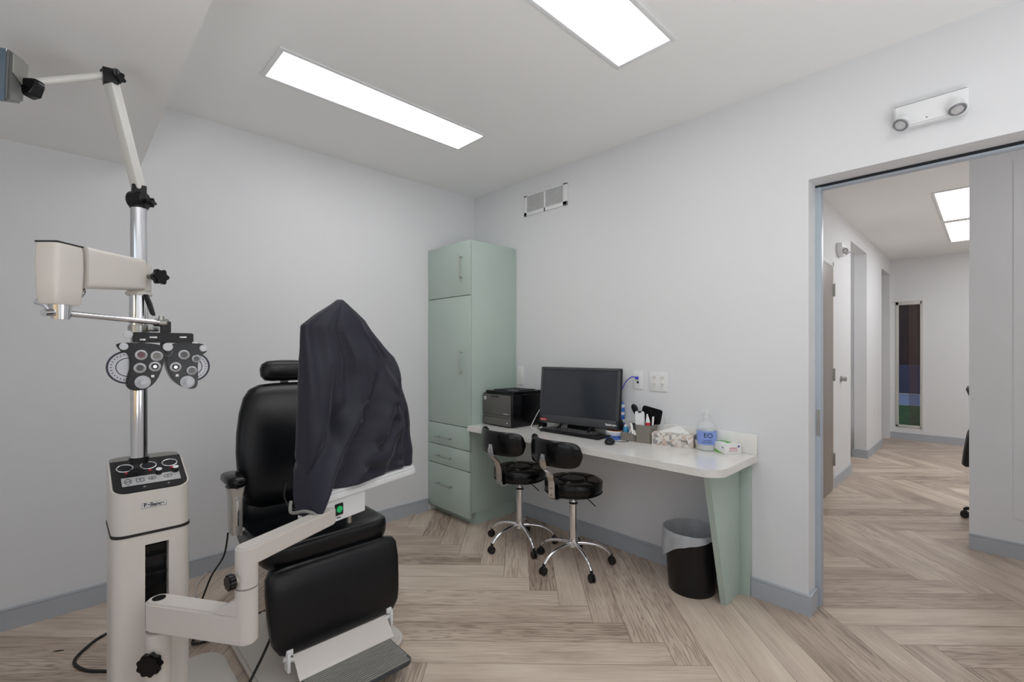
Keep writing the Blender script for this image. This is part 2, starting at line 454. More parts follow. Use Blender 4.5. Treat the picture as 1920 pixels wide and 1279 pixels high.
# outdoors beyond the hall window
b = nbm(); box(b, -6, 14, YH+.3, 15.0, -.35, -.25); box(b, -6, 14, 8.2, 12.6, -.26, -.05)
lawn = struct('ground', b, mat('grass', rgb(70, 110, 45), .9, var=.5, scale=9), 'green lawn outside the hall window', 'lawn')
b = nbm(); box(b, -6, 14, 15.0, 19, -.35, -.2); struct('trim_4', b, mat('driveway', rgb(170, 185, 215), .8, var=.05), 'pale blue-grey driveway beyond the lawn', 'driveway')
hs = thing('neighbour_house', 'brown house front across the driveway seen through the hall window', 'house', (2.5, 21, -.3))
b = nbm(); box(b, -9, 9, 0, .4, 0, 5.5); obj('wall', b, mat('brown_stucco', rgb(46, 26, 25), .9, var=.45, scale=1.5), hs)
b = nbm(); box(b, -9, 9, -.3, 0, 0, 1.1); obj('plinth', b, mat('dark_blue_plinth', rgb(52, 58, 92), .8, var=.15, scale=2), hs)
b = nbm(); box(b, -9.4, 9.4, -.6, .8, 5.5, 5.9); obj('roof', b, mat('roof_edge', rgb(60, 45, 45), .8), hs)

# ------------------------------------------------------------------ ceiling lights
def ceil_light(label, x0, x1, y0, y1, z, m, group=None, fw=.022):
    t = thing('ceiling_light', label, 'ceiling light', ((x0+x1)/2, (y0+y1)/2, z), 0, group)
    a, c = (x1-x0)/2, (y1-y0)/2
    b = nbm()
    for (p0, p1, q0, q1) in ((-a-fw, -a, -c-fw, c+fw), (a, a+fw, -c-fw, c+fw), (-a, a, -c-fw, -c), (-a, a, c, c+fw)):
        box(b, p0, p1, q0, q1, -.009, -.0005, .002)
    obj('frame', b, M_white, t, 30)
    b = nbm(); box(b, -a, a, -c, c, -.006, -.0005); obj('diffuser', b, m, t)
    return t
ceil_light('long recessed strip light nearest the left wall', .754, 1.018, -1.983, -.765, H, M_diff)
ceil_light('long recessed strip light cut by the top edge, near the desk wall', 2.043, 2.307, -1.99, -.772, H, M_diff)
ceil_light('recessed strip light over the doorway side, out of view', 3.35, 3.61, -1.99, -.772, H, M_diff)
ceil_light('hall ceiling panel nearer the exam room', 2.965, 3.57, 2.82, 4.06, H, M_diff2, fw=.02)
ceil_light('hall ceiling panel nearer the far window', 2.965, 3.57, 4.19, 5.43, H, M_diff2, fw=.02)
ceil_light('hall ceiling panel right behind the partition, out of view', 4.6, 5.2, 2.82, 4.06, H, M_diff2, fw=.02)
ceil_light('small recessed light in the side room off the hall', 1.35, 1.65, 3.7, 4.2, H, M_diff2, fw=.02)

ceil_light('unseen panel added over the passage to brighten the partition and hall floor', 3.75, 4.35, .45, 1.05, H, M_diff2, fw=.02)  # extra unseen light, added to lift the partition and hall floor
# ------------------------------------------------------------------ vent, plates, emergency lights
vt = thing('wall_vent', 'white louvred air vent high on the desk wall near the corner', 'vent', (.875, 0, 2.523))
hw, hh = .223, .083
b = nbm()
for (p0, p1, q0, q1) in ((-hw, -hw+.03, -hh, hh), (hw-.038, hw, -hh, hh), (-hw, hw, -hh, -hh+.03), (-hw, hw, hh-.012, hh), (-.008, .008, -hh, hh)):
    box(b, p0, p1, -.012, -.0005, q0, q1, .002)
obj('frame', b, M_white, vt, 30)
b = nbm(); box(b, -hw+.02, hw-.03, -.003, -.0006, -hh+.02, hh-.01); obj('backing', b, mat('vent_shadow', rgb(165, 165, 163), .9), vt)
b = nbm()
for k in range(12):
    z = -hh+.036+k*.0098
    box(b, -hw+.028, hw-.036, -.0105, -.004, z-.0012, z+.0028, M=None)
obj('louvre', b, M_white, vt)

def plate(name, label, x0, x1, z0, z1, kind, cat='wall plate', M=None):
    t = thing(name, label, cat, ((x0+x1)/2, 0, (z0+z1)/2)); a, c = (x1-x0)/2, (z1-z0)/2
    b = nbm(); box(b, -a, a, -.007, -.0003, -c, c, .003); obj('cover_plate', b, M_white, t, 30)
    return t
t = plate('data_outlet', 'white data outlet plate with blue cable plugged in beside the monitor', 1.658, 1.729, 1.093, 1.213, 'data')
b = nbm(); box(b, -.012, .006, -.02, -.006, .005, .022, .001); obj('plug', b, M_bluec, t, 30, label='blue cable plug')
b = nbm(); box(b, -.007, .007, -.0085, -.006, -.022, -.008); obj('jack', b, M_black, t)
b = nbm(); box(b, -.002, .002, -.008, -.006, .034, .037); obj('screw', b, M_steel, t)
t = plate('power_outlet', 'white double power outlet plate with four sockets above the desk', 1.774, 1.903, 1.087, 1.21, 'power')
for sx in (-.028, .028):
    b = nbm(); box(b, sx-.017, sx+.017, -.009, -.006, -.045, .045, .002); r = obj('receptacle', b, M_paper, t, 30)
    for sz in (-.022, .022):
        b = nbm(); box(b, sx-.008, sx-.0055, -.0097, -.0085, sz, sz+.010); box(b, sx+.0055, sx+.008, -.0097, -.0085, sz, sz+.010)
        cyl(b, (sx, -.0097, sz-.007), (sx, -.0085, sz-.007), .0028, n=10); obj('socket', b, M_ink, r)
t = plate('power_outlet', 'white wall plate half hidden between the tall cabinet and printer', .569, .64, 1.062, 1.215, 'x')
b = nbm(); box(b, -.017, .017, -.009, -.006, -.05, .05, .002); obj('receptacle', b, M_paper, t, 30)

def em_head(t, x, y, z, ax, face=(0, -.55, -.8)):
    b = nbm(); f = Vector(face).normalized()
    p = Vector((x, y, z)); cyl(b, p-f*.03, p+f*.012, .024, .032, n=28, bev=.003)
    h = obj('lamp_head', b, M_white, t, 40)
    b = nbm(); torus(b, p+f*.013, .0245, .005, f); obj('lens_ring', b, mat('grey_ring', rgb(130, 130, 135), .3, .3), h, 60)
    b = nbm(); cyl(b, p+f*.008, p+f*.0145, .021, n=24); cyl(b, p+f*.0145, p+f*.017, .010, n=16); obj('lens', b, mat('lamp_lens', rgb(215, 215, 218), .15, .2), h, 40)
t = thing('emergency_light', 'white two-headed emergency light above the wide doorway', 'emergency light', (3.125, 0, 2.39))
b = nbm(); M = basis((0, 0, 0), (1, 0, 0), (0, 0, 1))
prism(b, rrect(-.12, .12, -.055, .048, .022, rs=(.004, .004, .022, .022)), .0005, .042, bev=.006, M=M)
obj('housing', b, M_white, t, 35)
b = nbm(); cyl(b, (-.01, -.043, -.035), (-.01, -.0415, -.035), .003); obj('test_button', b, M_grey, t)
em_head(t, -.090, -.060, -.040, 0, (-.35, -.6, -.7)); em_head(t, .085, -.060, -.036, 0, (.15, -.45, -.85))
t = thing('emergency_light', 'small wall-mounted emergency light high in the hall above the door', 'emergency light', (XL, 2.93, 2.36), PI/2)
b = nbm(); prism(b, [(-.11, .06), (.11, .06), (.11, -.02), (.06, -.06), (-.06, -.06), (-.11, -.02)], .0005, .05, bev=.006, M=basis((0, 0, 0), (1, 0, 0), (0, 0, 1)))
obj('housing', b, M_white, t, 35)
em_head(t, -.06, -.06, -.015, 0, (-.5, -.5, -.5)); em_head(t, .07, -.06, -.015, 0, (.2, -.5, -.7))
b = nbm(); box(b, XL+.0003, XL+.007, 5.02, 5.095, .50, .62, .002); ho = obj('power_outlet', b, M_white, None, 30)
tag(ho, 'white power outlet plate low on the hall wall between the openings', 'wall plate')
b = nbm()
for z in (.535, .585): box(b, XL+.0065, XL+.009, 5.04, 5.075, z-.016, z+.016, .001)
obj('receptacle', b, M_paper, ho, 30)
b = nbm(); cyl(b, (XL+.0005, 3.03, 1.055), (XL+.012, 3.03, 1.055), .033, bev=.003); cyl(b, (XL+.012, 3.03, 1.055), (XL+.05, 3.03, 1.055), .018, .026, bev=.004)
tag(obj('door_bumper', b, M_steel, None, 40), 'round steel knob-like door stop on the hall wall', 'door stop')

# ------------------------------------------------------------------ tall cabinet
cb = thing('tall_cabinet', 'tall sage green storage cabinet in the room corner', 'cabinet', (0, 0, 0))
b = nbm(); box(b, .003, .552, -.48, -.003, .10, 2.193, .0015); obj('carcass', b, M_green, cb, 30)
b = nbm(); box(b, .003, .545, -.43, -.003, 0, .0995); obj('toe_kick', b, M_green, cb)
def handle(p, q, parent):
    b = nbm(); p, q = Vector(p), Vector(q); d = (q-p).normalized(); o = Vector((0, -.032, 0))
    cyl(b, p+o, q+o, .0055, n=14)
    for s in (p+d*.022, q-d*.022): cyl(b, s, s+o, .0045, n=12)
    return obj('handle', b, M_steel, parent, 40, label='brushed steel bar handle')
fz = [(1.772, 2.19, 'door'), (.758, 1.768, 'door'), (.580, .754, 'drawer'), (.422, .576, 'drawer'), (.062, .418, 'drawer')]
for z0, z1, nm in fz:
    b = nbm(); box(b, .005, .551, -.503, -.482, z0+.001, z1-.001, .002)
    o = obj(nm, b, M_green, cb, 30)
    if nm == 'door':
        zc = 1.99 if z0 > 1.5 else 1.255
        handle((.463, -.503, zc-.1), (.463, -.503, zc+.1), o)
    else:
        zc = .645 if z0 > .57 else (.49 if z0 > .4 else .265)
        handle((.145, -.503, zc), (.345, -.503, zc), o)

# ------------------------------------------------------------------ desk
dk = thing('desk_counter', 'white quartz wall desk with a sage green support leg', 'desk', (.555, 0, 0))
b = nbm(); CW = 2.425-.555
out = rrect(.0, CW, -.525, -.001, .0, rs=(0, 0, 0, .10), n=8)
prism(b, out, .738, .778, bev=.002); obj('countertop', b, M_quartz, dk, 30)
b = nbm(); box(b, 0, CW, -.020, -.001, .7785, .888, .0015); obj('backsplash', b, M_quartz, dk, 30)
b = nbm(); prism(b, [(-.001, .737), (-.001, 0), (-.212, 0), (-.43, .737)], 1.752, 1.784, bev=.001, M=Matrix(((0, 0, 1, 0), (1, 0, 0, 0), (0, 1, 0, 0), (0, 0, 0, 1))))
box(b, 1.784, 1.838, -.034, -.001, 0, .737, .001)
obj('support_leg', b, M_green, dk, 30, label='tapering sage green support panel')
b = nbm(); box(b, .005, 1.751, -.03, -.001, .69, .737, .001); obj('wall_cleat', b, M_white, dk, 30)

DZ = .7783
# printer
pr = thing('laser_printer', 'black laser printer on the desk beside the tall cabinet', 'printer', (.725, -.20, DZ))
b = nbm(); box(b, -.163, .163, -.175, .175, .004, .245, .012, 3); prism(b, rrect(-.158, .158, -.165, .17, .02), .245, .262, bev=.006)
obj('body', b, M_blackg, pr, 35)
b = nbm(); box(b, -.155, .150, -.185, -.170, .088, .236, .006); fp = obj('front_panel', b, M_print, pr, 35, label='dark grey front panel')
b = nbm(); box(b, -.155, .150, -.185, -.170, .008, .066, .006); box(b, -.155, .150, -.180, -.170, .068, .086, .002); obj('paper_tray', b, M_print, pr, 35, label='dark grey paper tray')
b = nbm(); cyl(b, (-.125, -.1875, .205), (-.125, -.1845, .205), .014, n=24); lg = obj('logo', b, M_white, pr, 40, label='round white logo badge')
b = nbm(); text(b, 'hp', .021, (-.125, -.1877, .206), (1, 0, 0), (.0, 0, 1), sx=.9); obj('lettering', b, M_ink, lg)
b = nbm(); text(b, 'LASERJET PRO', .0085, (.105, -.1858, .100), (1, 0, 0), (0, 0, 1)); obj('lettering', b, M_white, fp)
b = nbm(); box(b, -.06, .03, -.187, -.183, .218, .228, .002); obj('grip_slot', b, M_gap, pr)
b = nbm(); box(b, -.11, .11, -.11, .13, .2625, .268, .002); obj('output_tray', b, M_gap, pr)
b = nbm(); box(b, .08, .15, -.15, -.09, .2625, .272, .003); obj('control_panel', b, M_dgrey, pr, 30)
b = nbm(); cyl(b, (.12, -.1875, .035), (.12, -.1845, .035), .005, n=14); obj('power_button', b, M_white, pr)

# all-in-one computer
tl = Vector((.990, -.182, 0)); trr = Vector((1.618, -.100, 0)); ex = (trr-tl).normalized(); nn = Vector((ex.y, -ex.x, 0))
mon = thing('desktop_computer', 'black all-in-one desktop computer with a dark switched-off screen', 'computer', ((tl+trr)/2+Vector((0, 0, DZ))), math.atan2(ex.y, ex.x))
wm = (trr-tl).length/2
tilt = Matrix.Translation((0, -.02, .046)) @ Matrix.Rotation(math.radians(-5), 4, 'X')
b = nbm(); box(b, -wm, wm, 0, .035, 0, .405, .006, M=tilt); box(b, -wm*.7, wm*.7, .035, .06, .04, .34, .012, M=tilt); obj('body', b, M_black, mon, 35)
b = nbm(); box(b, -wm+.024, wm-.024, -.0012, .004, .062, .385, .001, M=tilt); obj('screen', b, M_screen, mon, label='dark grey blank screen')
b = nbm()
for (a0, a1, q0, q1) in ((-wm+.002, wm-.002, .386, .403), (-wm+.002, wm-.002, .004, .060), (-wm+.002, -wm+.023, .004, .403), (wm-.023, wm-.002, .004, .403)):
    box(b, a0, a1, -.004, .001, q0, q1, .0015, M=tilt)
obj('bezel', b, M_dgrey, mon, 30)
b = nbm(); box(b, -wm+.012, -wm+.072, -.006, -.003, .014, .030, .001, M=tilt); bd = obj('badge', b, M_red, mon, label='small red maker badge')
b = nbm(); text(b, 'lenovo', .015, (-wm+.042, -.0062, .022), (1, 0, 0), (0, 0, 1)); b.transform(tilt); obj('lettering', b, M_white, bd)
b = nbm(); text(b, 'ThinkCentre', .016, (wm-.055, -.0062, .030), (1, 0, 0), (0, 0, 1), bold=.0008); b.transform(tilt); obj('lettering', b, M_white, mon, label='small white lettering')
b = nbm(); tube(b, [(-.12, -.10, .012), (0, -.135, .012), (.12, -.10, .012)], .010); tube(b, [(-.12, -.10, .012), (-.12, .05, .08)], .009, sub=1); tube(b, [(.12, -.10, .012), (.12, .05, .08)], .009, sub=1)
box(b, -.10, .10, .02, .07, .0, .10, .006); obj('stand', b, M_black, mon, 40)
b = nbm(); cyl(b, (0, -.0045, .395), (0, -.0038, .395), .003, n=12); b.transform(tilt); obj('webcam', b, M_lens, mon)

# keyboard
kb = thing('keyboard', 'black computer keyboard in front of the monitor', 'keyboard', (1.335, -.225, DZ), math.radians(1.5))
b = nbm(); box(b, -.245, .245, -.075, .075, .0, .016, .004); obj('case', b, M_black, kb, 35)
b = nbm(); MK = M_dgrey
for r in range(5):
    x = -.235
    ks = [.019]*21 if r else [.019]*21
    if r == 4: ks = [.025, .025, .025, .11, .025, .025, .025, .019, .019, .019, .038, .019]
    for k in ks:
        if x+k > .24: break
        z = .016+r*0
        box(b, x+.001, x+k-.001, .060-r*.026-.022, .060-r*.026, .0165, .0225, .0015, 1)
        x += k+.0015
obj('key', b, mat('key_plastic', rgb(30, 30, 32), .35), kb).__setitem__('kind', 'stuff')
b = nbm()
for r in range(4):
    for k in range(20):
        if random.random() < .9:
            x = -.2345+k*.0205+.005; y = .060-r*.026-.007
            box(b, x, x+.005, y-.005, y, .0226, .0229)
obj('key_legend', b, M_paper, kb).__setitem__('kind', 'stuff')

# mouse
ms = thing('computer_mouse', 'black wired computer mouse on the desk right of the keyboard', 'mouse', (1.690, -.325, DZ), math.radians(25))
b = nbm(); pad_loft(b, [((0, 0, h), (.030*w, 0, 0), (0, .052*w, 0)) for h, w in ((0, .9), (.004, 1.0), (.012, 1.), (.022, .88), (.031, .6), (.035, .25), (.0355, .05))], e=2.4); obj('body', b, M_blackg, ms, 60)
b = nbm(); cyl(b, (-.003, .028, .028), (.003, .028, .028), .009); obj('scroll_wheel', b, M_grey, ms, 40)
b = nbm(); tube(b, [(0, .05, .006), (.02, .075, .003), (.07, .07, .003), (.10, .10, .003), (.06, .15, .003), (-.02, .19, .003), (-.06, .23, .004)], .0018, n=8); obj('cable', b, M_rubber, ms, 60)

# tape rolls and things beside the monitor
b = nbm(); lathe(b, [(.020, .020), (.070, .020), (.073, .024), (.073, .046), (.068, .050), (.020, .050)], n=40)
o = obj('paper_plate', b, M_white, None, 40, (1.575, -.075, DZ-.012)); tag(o, 'round white roll on blue folder under the monitor corner', 'roll')
b = nbm(); lathe(b, [(.02, .0385), (.062, .0385), (.062, .0505), (.02, .0505)], n=40); o.name = 'tape_roll'; obj('orange_face', b, M_orange, o, 40, label='orange upper face')
b = nbm(); box(b, 1.50, 1.66, -.20, -.045, DZ, DZ+.005, .001); tag(obj('folder', b, M_blue, None), 'bright blue folder lying flat under the white and orange roll', 'folder')
b = nbm(); lathe(b, [(.017, 0), (.019, .002), (.019, .165), (.017, .17), (.008, .18), (.008, .19)], n=28); cw = obj('wipes_tube', b, M_blue, None, 40, (1.61, -.045, DZ+.04))
cw.location = (1.595, .0-.045, DZ+.0405); tag(cw, 'slim blue tube standing behind the right edge of the monitor', 'tube')
for z in (.05, .10, .15):
    b = nbm(); lathe(b, [(.0192, z), (.0197, z+.001), (.0197, z+.018), (.0192, z+.019)], n=28); obj('label_band', b, M_white, cw, 40)
b = nbm(); tube(b, [(1.684, -.016, 1.167), (1.66, -.03, 1.172), (1.615, -.035, 1.13), (1.58, -.03, 1.06), (1.565, -.028, .97), (1.56, -.028, .86), (1.54, -.03, .80)], .0032, n=8)
adopt(obj('network_cable', b, M_bluec, None, 60), mon, 'blue network cable curving from the wall plate down behind the monitor')

# desk caddy: low bay on the left, tall bay on the right
cd = thing('desk_organizer', 'grey two-height desk organizer full of small items', 'organizer', (1.755, -.115, DZ), math.radians(6))
def tray(b, x0, x1, y0, y1, h, t=.004, r=.018):
    o = rrect(x0, x1, y0, y1, r); i = rrect(x0+t, x1-t, y0+t, y1-t, r-t)
    rings = [[Vector((p[0], p[1], 0)) for p in o], [Vector((p[0], p[1], h)) for p in o], [Vector((p[0], p[1], h)) for p in i], [Vector((p[0], p[1], t)) for p in i]]
    loft(b, rings)
b = nbm(); tray(b, -.095, .005, -.055, .055, .052); obj('low_bay', b, M_tan, cd, 40)
b = nbm(); tray(b, .0055, .110, -.055, .055, .108); obj('tall_bay', b, M_tan, cd, 40)
def in_cd(x, y, z): return Vector(cd.location)+Matrix.Rotation(cd.rotation_euler.z, 3, 'Z') @ Vector((x, y, z))
# white bottle
def card(bm, c, w, h, th, lean=0., rz=.1, r=.01):
    M = Matrix.Translation(c) @ Matrix.Rotation(rz, 4, 'Z') @ Matrix.Rotation(lean, 4, 'Y') @ basis((0, 0, 0), (1, 0, 0), (0, 0, 1))
    prism(bm, rrect(-w/2, w/2, 0, h, r), -th/2, th/2, bev=th*.25, M=M)
b = nbm(); card(b, in_cd(.038, -.032, .006), .058, .185, .02, -.05, .2, .014); wb = obj('spray_card', b, M_white, None, 35); tag(wb, 'flat white bottle with a black cap notch standing in the organizer', 'bottle')
b = nbm(); card(b, in_cd(.0335, -.034, .176), .024, .016, .024, -.05, .2, .004); obj('cap', b, M_black, wb, 35)
b = nbm(); card(b, in_cd(.047, -.044, .058), .012, .042, .003, -.05, .2, .003); obj('label_mark', b, mat('grey_print', rgb(160, 172, 170), .6), wb, 35)
wb.name = 'white_bottle'
b = nbm(); M0 = in_cd(.02, .02, .006); cyl(b, M0, M0+Vector((-.035, 0, .15)), .006, .010, n=16); 
pad_loft(b, [(M0+Vector((-.034, 0, .14)), (.010, 0, 0), (0, .006, 0)), (M0+Vector((-.046, 0, .175)), (.020, 0, 0), (0, .008, 0)), (M0+Vector((-.052, 0, .195)), (.024, 0, 0), (0, .009, 0)), (M0+Vector((-.056, 0, .213)), (.017, 0, 0), (0, .008, 0)), (M0+Vector((-.058, 0, .220)), (.004, 0, 0), (0, .002, 0))], e=2.2, n=24)
tag(obj('eye_occluder', b, M_black, None, 50), 'black spoon-shaped occluder leaning left out of the organizer', 'occluder')
b = nbm(); c0 = in_cd(.085, -.036, .006); cyl(b, c0, c0+Vector((0, 0, .125)), .013, n=20, bev=.002); cyl(b, c0+Vector((0, 0, .125)), c0+Vector((-.006, 0, .172)), .013, .003, n=20)
tb = obj('eye_drop_bottle', b, M_white, None, 40); tag(tb, 'small white dropper tube with a red band in the organizer', 'bottle')
b = nbm(); cyl(b, c0+Vector((0, 0, .10)), c0+Vector((0, 0, .120)), .0136, n=20); obj('red_band', b, M_red, tb, 40)
b = nbm(); c1 = in_cd(.096, -.01, .006); cyl(b, c1, c1+Vector((.012, 0, .155)), .007, .006, n=14); tag(obj('marker_pen', b, M_paper, None, 40), 'white pen standing at the right end of the organizer', 'pen')
b = nbm(); card(b, in_cd(.058, .030, .070), .13, .095, .010, .20, .12, .016)
b2 = nbm(); tp = obj('flip_paddle', b, M_blackg, None, 35)
b = nbm(); card(b, in_cd(.050, .030, .006), .022, .09, .008, .20, .12, .005); obj('handle', b, M_black, tp, 35)
b2.free(); tp.location = (0.0, 0, .050); tag(tp, 'black rectangular paddle tilted up behind the white bottle in the organizer', 'paddle')
tp.location = (0.012, 0, .048)
b = nbm(); card(b, in_cd(.078, .078, 0), .115, .175, .035, 0, .05, .004); tag(obj('white_box', b, M_white, None, 30), 'white upright box standing behind the organizer', 'box')
b = nbm(); card(b, in_cd(-.028, .018, .006), .058, .098, .03, 0, .1, .003); bb = obj('carton', b, M_dgrey, None, 30); tag(bb, 'dark grey carton standing in the low organizer bay', 'carton')
b = nbm(); c2 = in_cd(-.078, .0, .006); cyl(b, c2, c2+Vector((0, 0, .072)), .017, .017, n=20, bev=.003); lb = obj('contact_case', b, M_ltblue, None, 40); tag(lb, 'small light blue capped bottle at the left end of the organizer', 'bottle')
b = nbm(); cyl(b, c2+Vector((0, 0, .0725)), c2+Vector((0, 0, .085)), .012, n=20, bev=.002); obj('cap', b, M_white, lb, 40)
for i, (dx, hz, l, rz, lbl) in enumerate(((-.045, .072, .3, .2, 'left folded white paper slip drooping over the low organizer bay'), (-.012, .100, -.12, .1, 'taller curled white paper slip beside the white bottle'), (-.022, .060, .15, .3, 'middle white paper slip tucked in the low organizer bay'))):
    b = nbm(); c = in_cd(dx, -.046+.006*i, .006)
    tube(b, [c, c+Vector((l*.05, 0, hz*.6)), c+Vector((l*.1, -.004, hz)), c+Vector((l*.1+.012, -.014, hz*.9)), c+Vector((l*.1+.02, -.02, hz*.62))], .007, n=8)
    b.transform(Matrix.Identity(4)); tag(obj('paper_slip', b, M_paper, None, 60), lbl, 'paper')
b = nbm(); c3 = Vector((1.640, -.075, DZ)); cyl(b, c3, c3+Vector((-.03, .01, .085)), .006, .009, n=14); pad_loft(b, [(c3+Vector((-.03, .01, .08)), (.006, 0, 0), (0, .006, 0)), (c3+Vector((-.036, .01, .10)), (.014, 0, 0), (0, .012, 0)), (c3+Vector((-.04, .01, .115)), (.004, 0, 0), (0, .004, 0))], n=20, e=2)
tag(obj('rubber_stamp', b, M_black, None, 50), 'small black round-topped stamp between monitor and organizer', 'stamp')

# tissue box
tx = thing('tissue_box', 'patterned tissue box with a white tissue pulled up', 'tissue box', (1.985, -.085, DZ), math.radians(13))
def tissue_mat():
    m = mat('tissue_box_card', rgb(205, 200, 192), .6, var=.02)
    nt = m.node_tree; b = nt.nodes['Principled BSDF']; tc = nt.nodes.new('ShaderNodeTexCoord')
    mp = nt.nodes.new('ShaderNodeMapping'); mp.inputs['Rotation'].default_value = (0, PI/4, PI/4); mp.inputs['Scale'].default_value = (42, 42, 42)
    nt.links.new(tc.outputs['Object'], mp.inputs[0])
    vo = nt.nodes.new('ShaderNodeTexVoronoi'); vo.distance = 'MANHATTAN'; vo.inputs['Scale'].default_value = 1.; nt.links.new(mp.outputs[0], vo.inputs['Vector'])
    hs_ = nt.nodes.new('ShaderNodeSeparateColor'); nt.links.new(vo.outputs['Color'], hs_.inputs[0])
    r = nt.nodes.new('ShaderNodeValToRGB'); r.color_ramp.interpolation = 'CONSTANT'
    for i, (p, c) in enumerate(((0, rgb(214, 209, 200)), (.3, rgb(190, 182, 172)), (.5, rgb(222, 218, 212)), (.68, rgb(198, 180, 165)), (.85, rgb(150, 148, 146)))):
        e = r.color_ramp.elements[i] if i < 2 else r.color_ramp.elements.new(p); e.position = p; e.color = c
    nt.links.new(hs_.outputs[0], r.inputs[0]); nt.links.new(r.outputs[0], b.inputs['Base Color'])
    return m
b = nbm(); box(b, -.118, .118, -.058, .058, 0, .074, .001); obj('carton', b, tissue_mat(), tx, 30)
b = nbm(); text(b, 'Kleenex', .014, (.075, -.0585, .040), (1, 0, 0), (0, 0, 1)); obj('lettering', b, M_dgrey, tx)
b = nbm(); prism(b, [(math.cos(2*PI*k/28)*.08, math.sin(2*PI*k/28)*.026) for k in range(28)], .0741, .0747); obj('opening', b, mat('tissue_slot', rgb(190, 188, 184), .7), tx)
b = nbm(); rings = []
for i in range(9):
    t_ = i/8; ring = []
    for k in range(36):
        a = 2*PI*k/36; rx = .082*(1-t_**1.1)+.010; ry = .020*(1-t_)+.003
        if t_ > .0: ry += .006*math.sin(3*a+4*t_)*(1-t_)
        x = math.cos(a)*rx + .022*t_; y = math.sin(a)*ry
        z = .0748+.040*t_**.9+.006*math.sin(5*a)*t_*(1-t_)-.010*abs(math.cos(a))*t_*(1-t_)
        ring.append(Vector((x, y, z)))
    rings.append(ring)
loft(b, rings); 
pad_loft(b, [((.05+.01*q, -.012-.012*q, .082-.002*q*q), (0, .016-.001*q, 0), (.002, 0, .003)) for q in range(6)], n=16, e=2)
obj('tissue', b, M_paper, tx, 60)

# soap bottle
sp = thing('soap_bottle', 'clear pump soap bottle with a pale blue label near the backsplash', 'soap bottle', (2.085, .0-.085, DZ))
sp.location = cf(.4196*2.66, 2.66, DZ)
b = nbm(); lathe(b, [(.045, 0), (.052, .004), (.053, .02), (.053, .12), (.050, .138), (.036, .156), (.018, .166), (.016, .176)], n=40); obj('bottle', b, M_clear, sp, 50)
b = nbm(); lathe(b, [(.048, .003), (.049, .02), (.049, .10)], n=32); obj('liquid', b, mat('clear_soap', rgb(228, 228, 222), .2, alpha=.6), sp, 50)
b = nbm(); lathe(b, [(.0535, .035), (.0537, .036), (.0537, .112), (.0535, .113)], n=40, cap=False); lbz = obj('paper_label', b, M_label, sp, 50, label='pale blue wraparound label')
vdir = Vector((CX-sp.location.x, CY-sp.location.y, 0)).normalized(); tdir = Vector((-vdir.y, vdir.x, 0))
b = nbm(); text(b, 'EO', .038, vdir*.0545+Vector((0, 0, .088))+tdir*.008, tdir, (0, 0, 1)); text(b, 'hand soap', .010, vdir*.0545+Vector((0, 0, .062))+tdir*.004, tdir, (0, 0, 1)); text(b, 'french lavender', .009, vdir*.0545+Vector((0, 0, .050))+tdir*.004, tdir, (0, 0, 1))
obj('lettering', b, M_ink, lbz)
b = nbm(); lathe(b, [(.018, .176), (.018, .192), (.010, .196), (.006, .198), (.006, .212), (.014, .214), (.014, .224), (.004, .227)], n=24); tube(b, [(0, 0, .219), tdir*-.02+Vector((0, 0, .219)), tdir*-.036+Vector((0, 0, .211))], .005, n=10, sub=4)
obj('pump', b, M_clear, sp, 50)
# small paper cup
b = nbm(); lathe(b, [(.020, 0), (.021, .001), (.026, .050), (.027, .052), (.025, .051), (.020, .004)], n=28)
tag(obj('paper_cup', b, mat('cream_paper', rgb(226, 216, 200), .6), None, 50, (2.135, -.075, DZ)), 'small cream paper cup between the tissue box and glove box', 'cup')
# glove box
gv = thing('glove_box', 'small white carton with green and pink print at the right end of the desk', 'carton', (2.265, -.050, DZ), math.radians(-33+0))
b = nbm(); box(b, -.075, .075, -.050, .050, 0, .055, .001); obj('carton', b, M_paper, gv, 30)
b = nbm()
def tri(bm, pts, off=.0006):
    vs = [bm.verts.new(p) for p in pts]; bm.faces.new(vs)
tri(b, [(-.075, -.0508, .030), (-.075, -.0508, .012), (.0, -.0508, .002), (.072, -.0508, .002), (.03, -.0508, .008), (-.03, -.0508, .022)])
tri(b, [(-.06, -.05, .0558), (-.03, .02, .0558), (.03, .03, .0558), (.05, -.02, .0558), (.0, .0, .0558)])
obj('green_print', b, M_lime, gv)
b = nbm(); Mx = basis((.0758, 0, .032), (0, 1, 0), (0, 0, 1)); merge(b, text_bm('NITRILE', .014), Mx); merge(b, text_bm('EXAM GLOVES', .008), basis((.0758, 0, .019), (0, 1, 0), (0, 0, 1))); obj('lettering', b, M_pink, gv)
b = nbm(); cyl(b, (.0753, .034, .042), (.0758, .034, .042), .006, n=16); cyl(b, (.055, -.0508, .035), (.055, -.0502, .035), .005, n=16); obj('round_mark', b, mat('blue_mark', rgb(70, 80, 150), .6), gv)
# loose cords on the desk
b = nbm()
tube(b, [(.905, -.05, .93), (.91, -.10, .90), (.915, -.16, .84), (.93, -.22, DZ+.004), (1.0, -.27, DZ+.004), (1.02, -.20, DZ+.004), (.97, -.16, DZ+.004)], .003, n=8)
adopt(obj('power_cord', b, M_paper, None, 60), pr, 'pale cord hanging from the printer side onto the desk')
b = nbm(); tube(b, [(.96, -.10, DZ+.004), (.98, -.20, DZ+.004), (1.04, -.25, DZ+.004), (1.10, -.17, DZ+.004), (1.2, -.15, DZ+.004), (1.27, -.12, DZ+.004)], .0035, n=8)
adopt(obj('power_cord', b, M_rubber, None, 60), mon, 'black cord lying on the desk between printer and keyboard')
b = nbm(); box(b, .95, 1.0, -.165, -.12, DZ, DZ+.03, .004); tag(obj('power_adapter', b, M_black, None, 30), 'small black power adapter beside the printer', 'adapter')
b = nbm(); rings = []
